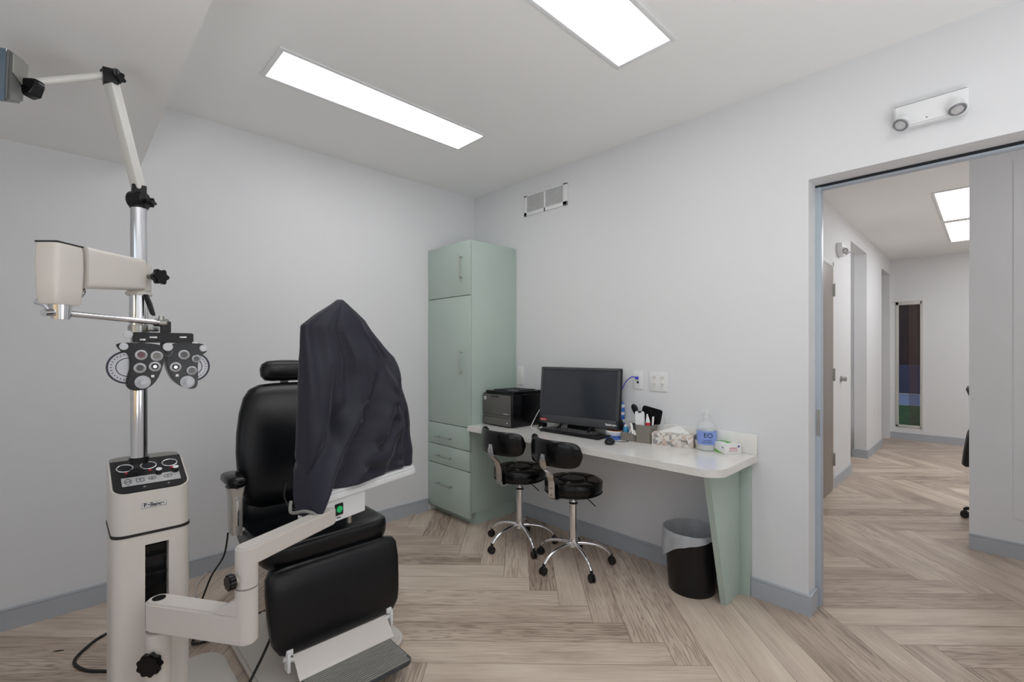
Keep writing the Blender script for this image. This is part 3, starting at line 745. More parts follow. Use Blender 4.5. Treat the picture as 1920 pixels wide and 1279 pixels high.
for i in range(2):
    rings.append([Vector((1.22+.09*math.cos(2*PI*k/30)*(1+.15*math.sin(3*2*PI*k/30)), -.112+.028*math.sin(2*PI*k/30), DZ+.001+.001*i)) for k in range(30)])
loft(b, rings); tag(obj('paper_sheet', b, M_paper, None), 'crumpled white paper behind the keyboard under the monitor', 'paper')

# ------------------------------------------------------------------ waste bin
bn = thing('waste_bin', 'black waste bin with a translucent liner under the desk', 'waste bin', (2.128, -.165, 0))
b = nbm(); lathe(b, [(.112, .002), (.120, 0.), (.124, .01), (.146, .325), (.150, .33), (.143, .328), (.118, .012), (.10, .01)], n=48); obj('bin', b, M_black, bn, 40)
b = nbm(); rings = []
for (r, z, wv) in ((.10, .10, .01), (.122, .24, .004), (.1375, .326, .001), (.148, .343, .002), (.157, .339, .003), (.158, .32, .003), (.160, .29, .004)):
    ring = []
    for k in range(72):
        a = 2*PI*k/72; zz = z
        if z < .30 and r > .155:
            zz = .308-.12*max(0, math.cos(a-math.radians(222)))**3-.012*math.sin(4*a)
        elif z == .32: zz = .335-.035*max(0, math.cos(a-math.radians(222)))**3
        rr = r+wv*math.sin(9*a+z*30)+wv*.5*math.sin(17*a)
        ring.append(Vector((rr*math.cos(a), rr*math.sin(a), zz)))
    rings.append(ring)
loft(b, rings, cap=False); obj('liner', b, M_liner, bn, 70, label='translucent grey plastic liner folded over the rim')

# ------------------------------------------------------------------ stools
def make_stool():
    t = thing('rolling_stool', 'front black rolling stool with chrome base, nearer the waste bin', 'stool', (0, 0, 0), 0, 'rolling stools at the desk')
    # seat, root z = floor; bracket direction is -Y before rotation
    def dimple(p, h): return 0
    b = nbm(); n = 64; rings = []
    prof = [(.13, .455), (.165, .458), (.178, .468), (.181, .49), (.181, .520), (.176, .533)]
    for r, z in prof: rings.append([Vector((r*math.cos(2*PI*k/n), r*math.sin(2*PI*k/n), z)) for k in range(n)])
    for r in (.168, .155, .14, .12, .10, .088, .084, .080, .07, .05, .03, .008):
        ring = []
        for k in range(n):
            a = 2*PI*k/n; z = .541
            g = abs(math.sin(2.5*a)); g = 1-max(0, 1-g/.16)
            if r > .084: z -= .014*(1-g)
            if .078 < r < .09: z -= .012
            if r <= .08: z += .004
            if r == .168: z -= .002
            ring.append(Vector((r*math.cos(a), r*math.sin(a), z)))
        rings.append(ring)
    loft(b, rings); st = obj('seat', b, M_leather2, t, 60)
    b = nbm(); torus(b, (0, 0, .528), .1795, .003, n=64, m=6); torus(b, (0, 0, .470), .1797, .0025, n=64, m=6); obj('piping', b, M_blackg, st, 60)
    # curved backrest about a centre moved towards the bracket
    b = nbm(); R = .240; cy = -.015; n = 36; m = 16; half = math.radians(65)
    rings = []
    for i in range(n+1):
        u = -1+2*i/n; a = -PI/2+half*u-math.radians(10)
        hh_ = .078*(1-abs(u)**9)**.42 if abs(u) < .999 else .012; hh_ = max(hh_, .014)
        zc = .742-.006*u*u; ring = []
        th = .017*(1-.5*abs(u)**6)
        for k in range(m):
            c, s = se(2*PI*k/m, 3.0)
            rr = R+th*c; ring.append(Vector((rr*math.cos(a), cy+rr*math.sin(a), zc+hh_*s)))
        rings.append(ring)
    loft(b, rings); bk = obj('backrest', b, M_leather2, t, 60)
    b = nbm()
    pts = [(-.12, .448), (-.19, .448), (-.202, .465), (-.204, .55), (-.226, .60), (-.280, .665), (-.292, .70), (-.292, .735)]
    pts = [(-.10, .451), (-.185, .451), (-.197, .462), (-.200, .555), (-.218, .61), (-.268, .655), (-.276, .69), (-.276, .735)]
    rings = []
    for i, (y, z) in enumerate(pts):
        a = Vector((0, pts[min(i+1, len(pts)-1)][0]-pts[max(i-1, 0)][0], pts[min(i+1, len(pts)-1)][1]-pts[max(i-1, 0)][1])).normalized()
        nrm = Vector((0, -a.z, a.y))
        w = .025 if i < 7 else .013
        rings.append([Vector((-w, y, z))+nrm*.003, Vector((w, y, z))+nrm*.003, Vector((w, y, z))-nrm*.003, Vector((-w, y, z))-nrm*.003])
    loft(b, rings); br = obj('back_bracket', b, M_chrome, t, 30, label='flat chrome back bracket')
    b = nbm()
    for z in (.48, .52, .70): cyl(b, (0, -.199 if z < .6 else -.274, z), (0, -.206 if z < .6 else -.283, z), .006, n=12)
    obj('screw', b, M_steel, br, 40)
    b = nbm(); cyl(b, (0, 0, .43), (0, 0, .4545), .05, .06); cyl(b, (0, 0, .36), (0, 0, .43), .011); obj('seat_mount', b, M_chrome, t, 40)
    b = nbm(); cyl(b, (0, 0, .395), (0, 0, .405), .027, bev=.003); cyl(b, (0, 0, .145), (0, 0, .395), .024); cyl(b, (0, 0, .115), (0, 0, .16), .031, .028, bev=.003); obj('column', b, M_chrome, t, 40)
    b = nbm(); cyl(b, (0, 0, .385), (0, 0, .398), .0275, n=24); obj('collar', b, M_black, t, 40)
    b = nbm(); tube(b, [(.05, .0, .447), (.09, .01, .44), (.15, .03, .395)], .0035, n=8); obj('lever', b, M_black, t, 60)
    return t
def add_legs(t, angs, R=.235):
    for a in angs:
        d = Vector((math.cos(a), math.sin(a), 0))
        b = nbm(); tube(b, [d*.02+Vector((0, 0, .135)), d*.08+Vector((0, 0, .134)), d*.15+Vector((0, 0, .120)), d*.20+Vector((0, 0, .095)), d*R+Vector((0, 0, .062))], .013, n=12, taper=.009)
        lg_ = obj('leg', b, M_chrome, t, 60)
        b = nbm(); c = d*(R+.004); sd = Vector((-d.y, d.x, 0))
        for s in (-1, 1):
            cyl(b, c+sd*(.004*s)+Vector((0, 0, .024))+d*.004, c+sd*(.016*s)+Vector((0, 0, .024))+d*.004, .024, n=20, bev=.003)
        cyl(b, c+Vector((0, 0, .03)), c+Vector((0, 0, .066)), .009)
        box(b, -.006, .006, -.004, .004, .024, .052, M=Matrix.Translation(c))
        obj('caster', b, M_rubber, lg_, 40)
# the base is turned independently of the seat, so the legs are added after the seat is placed
s1 = make_stool(); s1.location = (1.478, -.412, 0)
br_dir = math.radians(-92)
s1.rotation_euler = (0, 0, br_dir+PI/2)
add_legs(s1, [math.radians(a)-s1.rotation_euler.z for a in (-99, -26, 46, 118, 190)])
s2_ = copy_tree(s1); s2_.location = (1.028, -.437, 0)
s2_['label'] = 'rear black rolling stool with chrome base, next to the tall cabinet'
s2_.rotation_euler = (0, 0, br_dir+PI/2+math.radians(3))

# ------------------------------------------------------------------ equipment stand
es = thing('equipment_stand', 'cream ophthalmic equipment stand with chrome pole on the left', 'equipment stand', (1.28, -2.51, 0))
O = Vector(es.location)
X0, X1, Y0, Y1 = 1.115-O.x, 1.385-O.x, -2.612-O.y, -2.405-O.y
b = nbm(); prism(b, rrect(-.36, .42, -.31, .29, .09), .0, .035, bev=.01); obj('base_plate', b, M_cream, es, 40)
b = nbm(); sy0, sy1 = -2.529-O.y, -2.466-O.y
full = rrect(X0, X1, Y0, Y1, .035, rs=(.035, .05, .05, .035))
prism(b, full, .035, .38); prism(b, full, .71, .744)
def notch():
    o = rrect(X0, X1, Y0, Y1, .035, rs=(.035, .05, .05, .035)); 
    # the outline runs counter-clockwise from the front right corner; cut a notch in the front side x = X1
    return o + [(X1, sy0), (X1-.06, sy0), (X1-.06, sy1), (X1, sy1)]
prism(b, notch(), .38, .71); obj('column_body', b, M_cream, es, 40)
b = nbm(); box(b, X1-.0595, X1-.052, sy0+.001, sy1-.001, .382, .708); 
for z in (.56, .60, .655): box(b, X1-.052, X1-.02, sy0+.004, sy1-.004, z, z+.006)
box(b, X1-.052, X1-.045, sy0+.004, sy1-.004, .66, .69)
obj('slot_interior', b, M_blackg, es)
b = nbm(); prism(b, rrect(X0-.001, X1+.002, Y0-.002, Y1+.002, .035, rs=(.036, .05, .05, .036)), .7445, .7525); obj('seam_band', b, M_rubber, es, 40)
b = nbm(); xk = 1.205-O.x
def ztop(x, y): return .883+(.957-.883)*min(1, (X1-x)/(X1-xk))
prism(b, rrect(xk, X1, Y0, Y1, .04, rs=(.04, 0, 0, .04)), .753, 0, ztop=ztop)
prism(b, rrect(X0, xk, Y0, Y1, .05, rs=(0, .05, .05, 0)), .753, .957); obj('console', b, M_cream, es, 40)
b = nbm(); prism(b, rrect(X0+.006, xk, Y0+.006, Y1-.006, .045, rs=(0, .045, .045, 0)), .957, .961); obj('rear_cap', b, M_grey, es, 40)
e_up = Vector((-(X1-xk), 0, .074)).normalized(); e_n = Vector((0, 1, 0)).cross(e_up); e_n.normalize()
if e_n.z < 0: e_n = -e_n
Pp = lambda y, t, h=0.: Vector((X1, y, .883))+e_up*t+e_n*h
ML = (Vector((X1, 0, .883))-Vector((xk, 0, .957))).length
cpM = Matrix((Vector((0, 1, 0)), e_up, e_n)).transposed().to_4x4(); cpM.translation = Vector((X1, 0, .883))
b = nbm(); prism(b, rrect(Y0+.005, Y1-.005, .005, ML, .035, rs=(0, 0, .035, .035)), .0005, .004, bev=.001, M=cpM); cp = obj('control_panel', b, M_black, es, 40, label='sloping black control panel')
yc = (Y0+Y1)/2
for k, y in enumerate((-.062, .002, .062)):
    b = nbm(); cyl(b, Pp(yc+y, .144, .0045), Pp(yc+y, .144, .005), .021, n=28); o = obj('instrument_well', b, M_gap, cp)
    b = nbm(); torus(b, Pp(yc+y, .144, .006), .0215, .0025, e_n); obj('chrome_ring', b, M_chrome, o, 60)
    b = nbm(); cyl(b, Pp(yc+y+.002, .114, .0042), Pp(yc+y+.002, .114, .0065), .004, n=12); obj('indicator_light', b, M_red, cp, 40)
b = nbm(); prism(b, rrect(Y0+.028, Y1-.022, .040, .088, .002), .0042, .0052, M=cpM); lp = obj('label_strip', b, mat('silver_label', rgb(185, 185, 185), .35, .2), cp)
b = nbm()
def tline(bm, pts, w=.0009):
    for p, q in zip(pts, pts[1:]):
        cyl(bm, cpM @ Vector((p[0], p[1], .0055)), cpM @ Vector((q[0], q[1], .0055)), w, n=6)
yl = Y0+.028
def sym(): obj('symbol', b, M_ink, lp)
tline(b, [(yl+.006, .066), (yl+.016, .082), (yl+.026, .066), (yl+.006, .066)]); sym()
b = nbm(); tline(b, [(yl+.006, .060), (yl+.016, .045), (yl+.026, .060), (yl+.006, .060)]); sym()
b = nbm(); tline(b, [(yl+.038, .056), (yl+.038, .074), (yl+.058, .074), (yl+.058, .056), (yl+.038, .056)]); merge(b, text_bm('z', .014), cpM @ Matrix.Translation((yl+.048, .067, .0054))); sym()
for (q, rx, ch_) in ((yl+.080, .010, 'p'), (yl+.123, .011, 'c')):
    b = nbm(); tline(b, [(q+rx*math.cos(2*PI*k/14), .066+.008*math.sin(2*PI*k/14)) for k in range(15)]); merge(b, text_bm(ch_, .014), cpM @ Matrix.Translation((q, .067, .0054))); sym()
for y in (.100, .147):
    b = nbm(); cyl(b, Pp(Y0+.028+y, .088, .0045), Pp(Y0+.028+y, .088, .022), .0095, .0085, n=20); kk = obj('knob', b, M_black, cp, 40)
    b = nbm(); cyl(b, Pp(Y0+.028+y, .088, .022), Pp(Y0+.028+y, .088, .024), .0085, n=20); obj('knob_cap', b, M_white, kk, 40)
for y in (-.02, .045):
    b = nbm(); cyl(b, Pp(yc+y, .022, .0042), Pp(yc+y, .022, .007), .0035, n=10); obj('toggle', b, M_steel, cp, 40)
b = nbm(); box(b, X1+.0004, X1+.0014, yc-.030, yc+.036, .830, .848, .0003); bg = obj('badge', b, M_paper, es)
b = nbm(); text(b, 'Reliance', .0165, (X1+.0015, yc+.003, .8395), (0, 1, 0), (0, 0, 1), bold=.0006)
for (a0, a1, q0, q1) in ((-.029, .035, .8305, .8315), (-.029, .035, .8465, .8475), (-.029, -.028, .8305, .8475), (.034, .035, .8305, .8475)): box(b, X1+.0014, X1+.0018, yc+a0, yc+a1, q0, q1)
obj('lettering', b, M_ink, bg)
# pole
px_, py_ = 1.28-O.x, -2.535-O.y
b = nbm(); cyl(b, (px_, py_, .9612), (px_, py_, .982), .0285, n=32, bev=.003); obj('pole_collar', b, M_black, es, 40)
b = nbm(); cyl(b, (px_, py_, .982), (px_, py_, 1.83), .0235, n=40)
cyl(b, (px_, py_, 1.43), (px_, py_, 1.545), .0265, n=40)
obj('pole', b, M_chrome, es, 40)
# cream counterbalanced arm box and instrument arm
aA = Vector((1.500-O.x, -2.728-O.y, 0)); aB = Vector((1.300-O.x, -2.540-O.y, 0)); ad = (aB-aA).normalized(); asd = Vector((-ad.y, ad.x, 0))
def armsec(p, w, z0, z1, e=6.):
    c = p+Vector((0, 0, (z0+z1)/2)); return (c, asd*w, Vector((0, 0, (z1-z0)/2)))
b = nbm(); pad_loft(b, [armsec(aA+ad*.052, .030, 1.528, 1.645), armsec(aA+ad*.0521, .034, 1.525, 1.648), armsec(aB-ad*.004, .031, 1.548, 1.652), armsec(aB, .028, 1.55, 1.65)], n=32, e=7)
sa = obj('instrument_arm', b, M_cream, es, 35, label='cream counterbalanced arm housing')
b = nbm(); sidev = -asd if asd.dot(Vector((FX, FY, 0))) > 0 else asd
b2 = []
for z, w in ((1.588, .0012), (1.580, .0012)):
    p0 = aA+ad*.056+sidev*.0345; p1 = aB-ad*.006+sidev*.0322
    cyl(b, p0+Vector((0, 0, z)), p1+Vector((0, 0, z+.008)), w, n=6)
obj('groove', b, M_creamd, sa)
b = nbm(); pad_loft(b, [(aA+ad*.0+Vector((0, 0, z)), asd*w, ad*d_) for z, w, d_ in ((1.472, .026, .036), (1.478, .029, .040), (1.52, .032, .043), (1.58, .034, .044), (1.625, .033, .043), (1.638, .031, .041))], n=36, e=6)
hd = obj('arm_head', b, M_cream, es, 35, label='cream block at the end of the instrument arm')
b = nbm(); cyl(b, aA+sidev*.033+Vector((0, 0, 1.567)), aA+sidev*.0375+Vector((0, 0, 1.567)), .014, n=24, bev=.002); obj('disc_cap', b, M_silver, hd, 40)
b = nbm(); box(b, -.04, .04, -.03, .03, 1.639, 1.643, M=Matrix.Translation((aA.x, aA.y, 0)) @ Matrix.Rotation(math.atan2(ad.y, ad.x), 4, 'Z')); obj('top_edge', b, M_gap, hd)
hp = Vector((aA.x-.004, aA.y+.002, 0))
b = nbm(); cyl(b, hp+Vector((0, 0, 1.432)), hp+Vector((0, 0, 1.473)), .021, .024, n=28, bev=.002)
cyl(b, hp+Vector((0, 0, 1.452))+sidev*.004, hp+Vector((0, 0, 1.447))-ad*.045+sidev*.004, .012, .009)
tube(b, [hp+Vector((0, 0, 1.447))-Vector((RX, RY, 0))*.018, hp-Vector((RX, RY, 0))*.042+Vector((0, 0, 1.472)), hp-Vector((RX, RY, 0))*.068+Vector((0, 0, 1.482))], .0085, n=12, sub=5)
obj('arm_joint', b, M_chrome, es, 40, label='chrome swivel joint')
b = nbm(); q0 = aA+ad*.07+Vector((0, 0, 1.525)); tube(b, [q0, q0+Vector((-.004, 0, -.012)), aA+ad*.055+sidev*.01+Vector((0, 0, 1.49)), aA+ad*.035+sidev*.015+Vector((0, 0, 1.478))], .006, n=10); cyl(b, aA+ad*.035+sidev*.01+Vector((0, 0, 1.468)), aA+ad*.035+sidev*.02+Vector((0, 0, 1.488)), .009); obj('cable_fitting', b, M_steel, es, 50)
b = nbm(); cyl(b, (px_, py_, 1.545), (px_, py_, 1.640), .034, n=32, bev=.004); cyl(b, (px_, py_, 1.532), (px_, py_, 1.545), .037, n=32, bev=.003); obj('arm_clamp', b, M_cream, es, 40)
Rv = Vector((RX, RY, 0)); pc = Vector((px_, py_, 1.597))
b = nbm(); cyl(b, pc+Rv*.03, pc+Rv*.052, .009); obj('clamp_stud', b, M_steel, es, 40)
def star_knob(bm, c, ax, R, th, lobes=7, depth=.12):
    q = Vector(ax).to_track_quat('Z', 'Y').to_matrix().to_4x4()
    o = [((R*(1-depth+depth*math.cos(lobes*2*PI*k/56)))*math.cos(2*PI*k/56), (R*(1-depth+depth*math.cos(lobes*2*PI*k/56)))*math.sin(2*PI*k/56)) for k in range(56)]
    prism(bm, o, -th/2, th/2, bev=th*.15, M=Matrix.Translation(c) @ q)
b = nbm(); cyl(b, pc+Rv*.05, pc+Rv*.064, .014, .02); star_knob(b, pc+Rv*.072, Rv+Vector((-FX, -FY, 0))*.35, .028, .018, 6); obj('clamp_knob', b, M_blackg, es, 40, label='black lobed knob')
b = nbm(); pl0 = Vector((px_, py_, 1.535))+Rv*.032-Vector((FX, FY, 0))*.012
pad_loft(b, [(pl0, Rv*.008, Vector((FX, FY, 0))*.006), (pl0+Rv*.012+Vector((0, 0, -.03)), Rv*.009, Vector((FX, FY, 0))*.006), (pl0+Rv*.024+Vector((0, 0, -.065)), Rv*.007, Vector((FX, FY, 0))*.006), (pl0+Rv*.028+Vector((0, 0, -.072)), Rv*.004, Vector((FX, FY, 0))*.004)], n=20, e=3); obj('clamp_lever', b, M_black, es, 50)
b = nbm(); cyl(b, (px_, py_, 1.405), (px_, py_, 1.432), .030, n=32, bev=.003); box(b, px_-.0, px_+.045, py_+.02, py_+.05, 1.41, 1.43, .003); obj('stop_collar', b, M_steel, es, 40)
# overhead lamp on the pole
kn = Vector((1.300-O.x, -2.535-O.y, 1.849)); k2 = Vector((1.326-O.x, -2.610-O.y, 2.215)); k3 = Vector((1.330-O.x, -2.772-O.y, 2.143))
b = nbm(); cyl(b, (px_, py_, 1.83), (px_, py_, 1.838), .026); pk = Vector((px_, py_, 1.858)); cyl(b, pk-Rv*.024, pk+Rv*.022, .030, n=28, bev=.003); box(b, -.018, .018, -.02, .02, .0, .05, .003, M=Matrix.Translation(pk))
tube(b, [pk+Rv*.02, pk+Rv*.045+Vector((0, 0, -.01))], .008, sub=1)
star_knob(b, pk+Rv*.045+Vector((0, 0, -.008)), Rv, .016, .012, 4, .2)
obj('lamp_knuckle', b, M_black, es, 40)
b = nbm()
def sqbar(bm, p, q, w, d, bev=.003):
    M_, L_ = axisM(p, q); box(bm, -w, w, -d, d, 0, L_, bev, M=M_)
sqbar(b, Vector((px_, py_, 1.895)), k2, .018, .015, .006); obj('lamp_lower_arm', b, M_alu, es, 40)
b = nbm(); sqbar(b, k2+Vector((0, 0, -.012)), k2+Vector((.0, -.004, .035)), .021, .019, .004); star_knob(b, k2+Rv*.03+Vector((0, 0, .010)), Rv+Vector((0, 0, -.5)), .018, .012, 4, .2); cyl(b, k2-Rv*.022+Vector((0, 0, .024)), k2+Rv*.022+Vector((0, 0, .024)), .016); obj('lamp_elbow', b, M_black, es, 40)
b = nbm(); cyl(b, k2+Vector((0, 0, .022)), cf(-1.420, 1.375, 2.140)-O, .0105, n=16); obj('lamp_upper_arm', b, M_alu, es, 40)
Lh = cf(-1.412, 1.375, 2.122)-O
b = nbm(); pad_loft(b, [(Lh+Rv*.012+Vector((0, 0, .012)), Vector((FX, FY, 0))*.016, Vector((0, 0, .010))), (Lh+Vector((0, 0, .0)), Vector((FX, FY, 0))*.019, Vector((0, 0, .024))), (Lh-Rv*.020+Vector((0, 0, -.002)), Vector((FX, FY, 0))*.021, Vector((0, 0, .026)))], n=20, e=5); obj('lamp_joint', b, M_blackg, es, 40)
A_ = [cf(-1.380, 1.28, 2.175)-O, cf(-1.4595, 1.40, 2.213)-O, cf(-1.4756, 1.40, 2.089)-O, cf(-1.386, 1.28, 2.033)-O]
v_ = Rv*-.135-Vector((FX, FY, 0))*.03+Vector((0, 0, .004))
b = nbm(); loft(b, [A_, [p+v_ for p in A_]]); bmesh.ops.bevel(b, geom=b.edges[:], offset=.006, segments=2, affect='EDGES')
lh = obj('lamp_head', b, mat('lamp_head_grey', rgb(112, 113, 112), .4, .2), es, 35, label='grey box-shaped lamp head')
fn = (A_[3]-A_[0]).cross(v_).normalized()
if fn.dot(Vector((-FX, -FY, 0))) < 0: fn = -fn
b = nbm(); fr_ = [A_[0]+v_*.08, A_[3]+v_*.08, A_[3]+v_*.95, A_[0]+v_*.95]; loft(b, [[p+fn*.0005 for p in fr_], [p+fn*.003 for p in fr_]]); obj('lamp_window', b, mat('lamp_bluegrey', rgb(92, 108, 124), .15, .3), lh, 30, label='blue-grey front window of the lamp')
sn = (A_[3]-A_[0]).cross(A_[1]-A_[0]).normalized()
if sn.dot(Rv) < 0: sn = -sn
b = nbm(); U = A_[1]-A_[0]; V_ = A_[3]-A_[0]; fr_ = [A_[0]+U*.06+V_*.06, A_[0]+U*.94+V_*.06, A_[0]+U*.88+V_*.60, A_[0]+U*.06+V_*.42]
loft(b, [[p+sn*.0005 for p in fr_], [p+sn*.003 for p in fr_]]); obj('lamp_side_panel', b, mat('lamp_side', rgb(150, 150, 145), .4), lh, 30)

# rod to the phoropter belongs to the stand
ph0 = Vector((1.395, -2.492, 1.437))
b = nbm(); cyl(b, hp+Vector((0, 0, 1.450)), ph0-O, .0085, n=20); obj('phoropter_rod', b, M_chrome, es, 40, label='chrome rod carrying the phoropter')

# slit-lamp arm of the stand
Pp0 = Vector((1.471, -2.503, 0))-O; E1 = Vector((1.743, -2.324, 0))-O; T1 = cf(-.7315+.05, 1.72, 0)-O
b = nbm(); cyl(b, Pp0+Vector((0, 0, .12)), Pp0+Vector((0, 0, .462)), .033, n=32); box(b, X1, Pp0.x, Pp0.y-.028, Pp0.y+.028, .14, .44, .004)
obj('pivot_post', b, M_cream, es, 40)
def capsule(p, q, r1, r2, n=10):
    a = math.atan2(q.y-p.y, q.x-p.x); o = []
    for k in range(n+1): t = a+PI/2+PI*k/n; o.append((p.x+r1*math.cos(t), p.y+r1*math.sin(t)))
    for k in range(n+1): t = a-PI/2+PI*k/n; o.append((q.x+r2*math.cos(t), q.y+r2*math.sin(t)))
    return o
b = nbm(); prism(b, capsule(Pp0, E1, .034, .031), .468, .560, bev=.006)
dE = (E1-Pp0).normalized(); sE = Vector((-dE.y, dE.x, 0))
rings = [[Pp0.lerp(E1, t)+sE*.03*s+Vector((0, 0, z)) for s, z in ((1, .555), (1, zt), (-1, zt), (-1, .555))] for t, zt in ((.72, .5601), (.98, .61))]
loft(b, rings); obj('lower_arm', b, M_cream, es, 40, label='cream lower swing arm')
b = nbm(); cyl(b, Pp0+Vector((0, 0, .5602)), Pp0+Vector((0, 0, .5625)), .018); obj('pivot_cap', b, M_black, es, 40)
b = nbm(); cyl(b, E1+Vector((0, 0, .50)), E1+Vector((0, 0, .634)), .031, n=32); cyl(b, E1+Vector((0, 0, .638)), E1+Vector((0, 0, .75)), .031, n=32)
obj('elbow_tube', b, M_cream, es, 40)
b = nbm(); torus(b, E1+Vector((0, 0, .636)), .0305, .0022, n=32, m=6); obj('wire_ring', b, M_grey, es, 60)
b = nbm(); prism(b, capsule(E1, T1, .031, .026), .702, .758, bev=.005); obj('upper_arm', b, M_cream, es, 40, label='cream upper swing arm')
kc = E1+Vector((0, 0, .664)); kd = (-Rv*.55-Vector((FX, FY, 0))*.8).normalized()
b = nbm(); cyl(b, kc+kd*.025, kc+kd*.038, .015, .010); obj('knob_boss', b, M_cream, es, 40)
b = nbm(); cyl(b, kc+kd*.038, kc+kd*.046, .014, .022, n=24); star_knob(b, kc+kd*.046, kd, .024, .02, 9, .06); obj('elbow_knob', b, M_blackg, es, 40, label='black elbow knob')
kc = Pp0+Vector((0, 0, .379)); kd = (Rv*.12-Vector((FX, FY, 0))).normalized()
b = nbm(); star_knob(b, kc+kd*.045, kd, .036, .02, 9, .07); cyl(b, kc+kd*.02, kc+kd*.04, .015); obj('post_knob', b, M_blackg, es, 40, label='large black scalloped knob')
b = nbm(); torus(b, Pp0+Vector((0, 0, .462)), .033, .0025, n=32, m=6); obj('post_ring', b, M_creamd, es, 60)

# slit-lamp table carried by the arm
tA = cf(-.7034, 1.70, 0); te = Vector((-.278, .960, 0)).normalized(); tb_ = Vector((-.96, -.278, 0)).normalized()
sl = thing('slit_lamp_table', 'white slit lamp table on the swing arm above the chair seat', 'instrument table', tA, math.atan2(te.y, te.x))
# local x runs along te, local y along -tb_ rotated: y = perpendicular left of te
ysg = 1 if Vector((-te.y, te.x, 0)).dot(tb_) > 0 else -1
def ty(v): return v*ysg
def rr2(x0, x1, a, c, r, **k): return rrect(x0, x1, min(ty(a), ty(c)), max(ty(a), ty(c)), r, **k)
b = nbm(); prism(b, rr2(.0, .535, 0, .165, .03), .776, .800, bev=.004); obj('table_top', b, M_white, sl, 40)
b = nbm(); prism(b, rr2(.005, .53, .004, .161, .028), .8003, .812, bev=.003); obj('table_rim', b, M_white, sl, 40)
b = nbm(); prism(b, rr2(.014, .228, .012, .15, .006), .690, .7758, bev=.002); pb = obj('power_box', b, M_white, sl, 40, label='white power box under the table')
b = nbm(); prism(b, rrect(.075, .112, .712, .756, .004), 0, .004, M=Matrix(((1, 0, 0, 0), (0, 0, 1, ty(.012)-.004 if ysg > 0 else ty(.012)), (0, 1, 0, 0), (0, 0, 0, 1)))); sw = obj('switch_frame', b, M_black, pb, 30)
b = nbm(); yy = ty(.012)-ysg*.004; cyl(b, (.0935, yy, .735), (.0935, yy-ysg*.003, .735), .0125, n=24); obj('green_button', b, M_green_led, sw, 40, label='round green power button')
b = nbm(); box(b, .085, .102, yy+ysg*.003, yy+ysg*.0045, .700, .704); obj('lettering', b, M_ink, pb)
b = nbm(); cyl(b, (.195, ty(.07), .640), (.195, ty(.07), .6898), .009); obj('support_pin', b, M_steel, sl, 40)
b = nbm(); cyl(b, (.0, ty(.07), .7585), (.0, ty(.07), .775), .03); obj('mount', b, M_white, sl, 40)

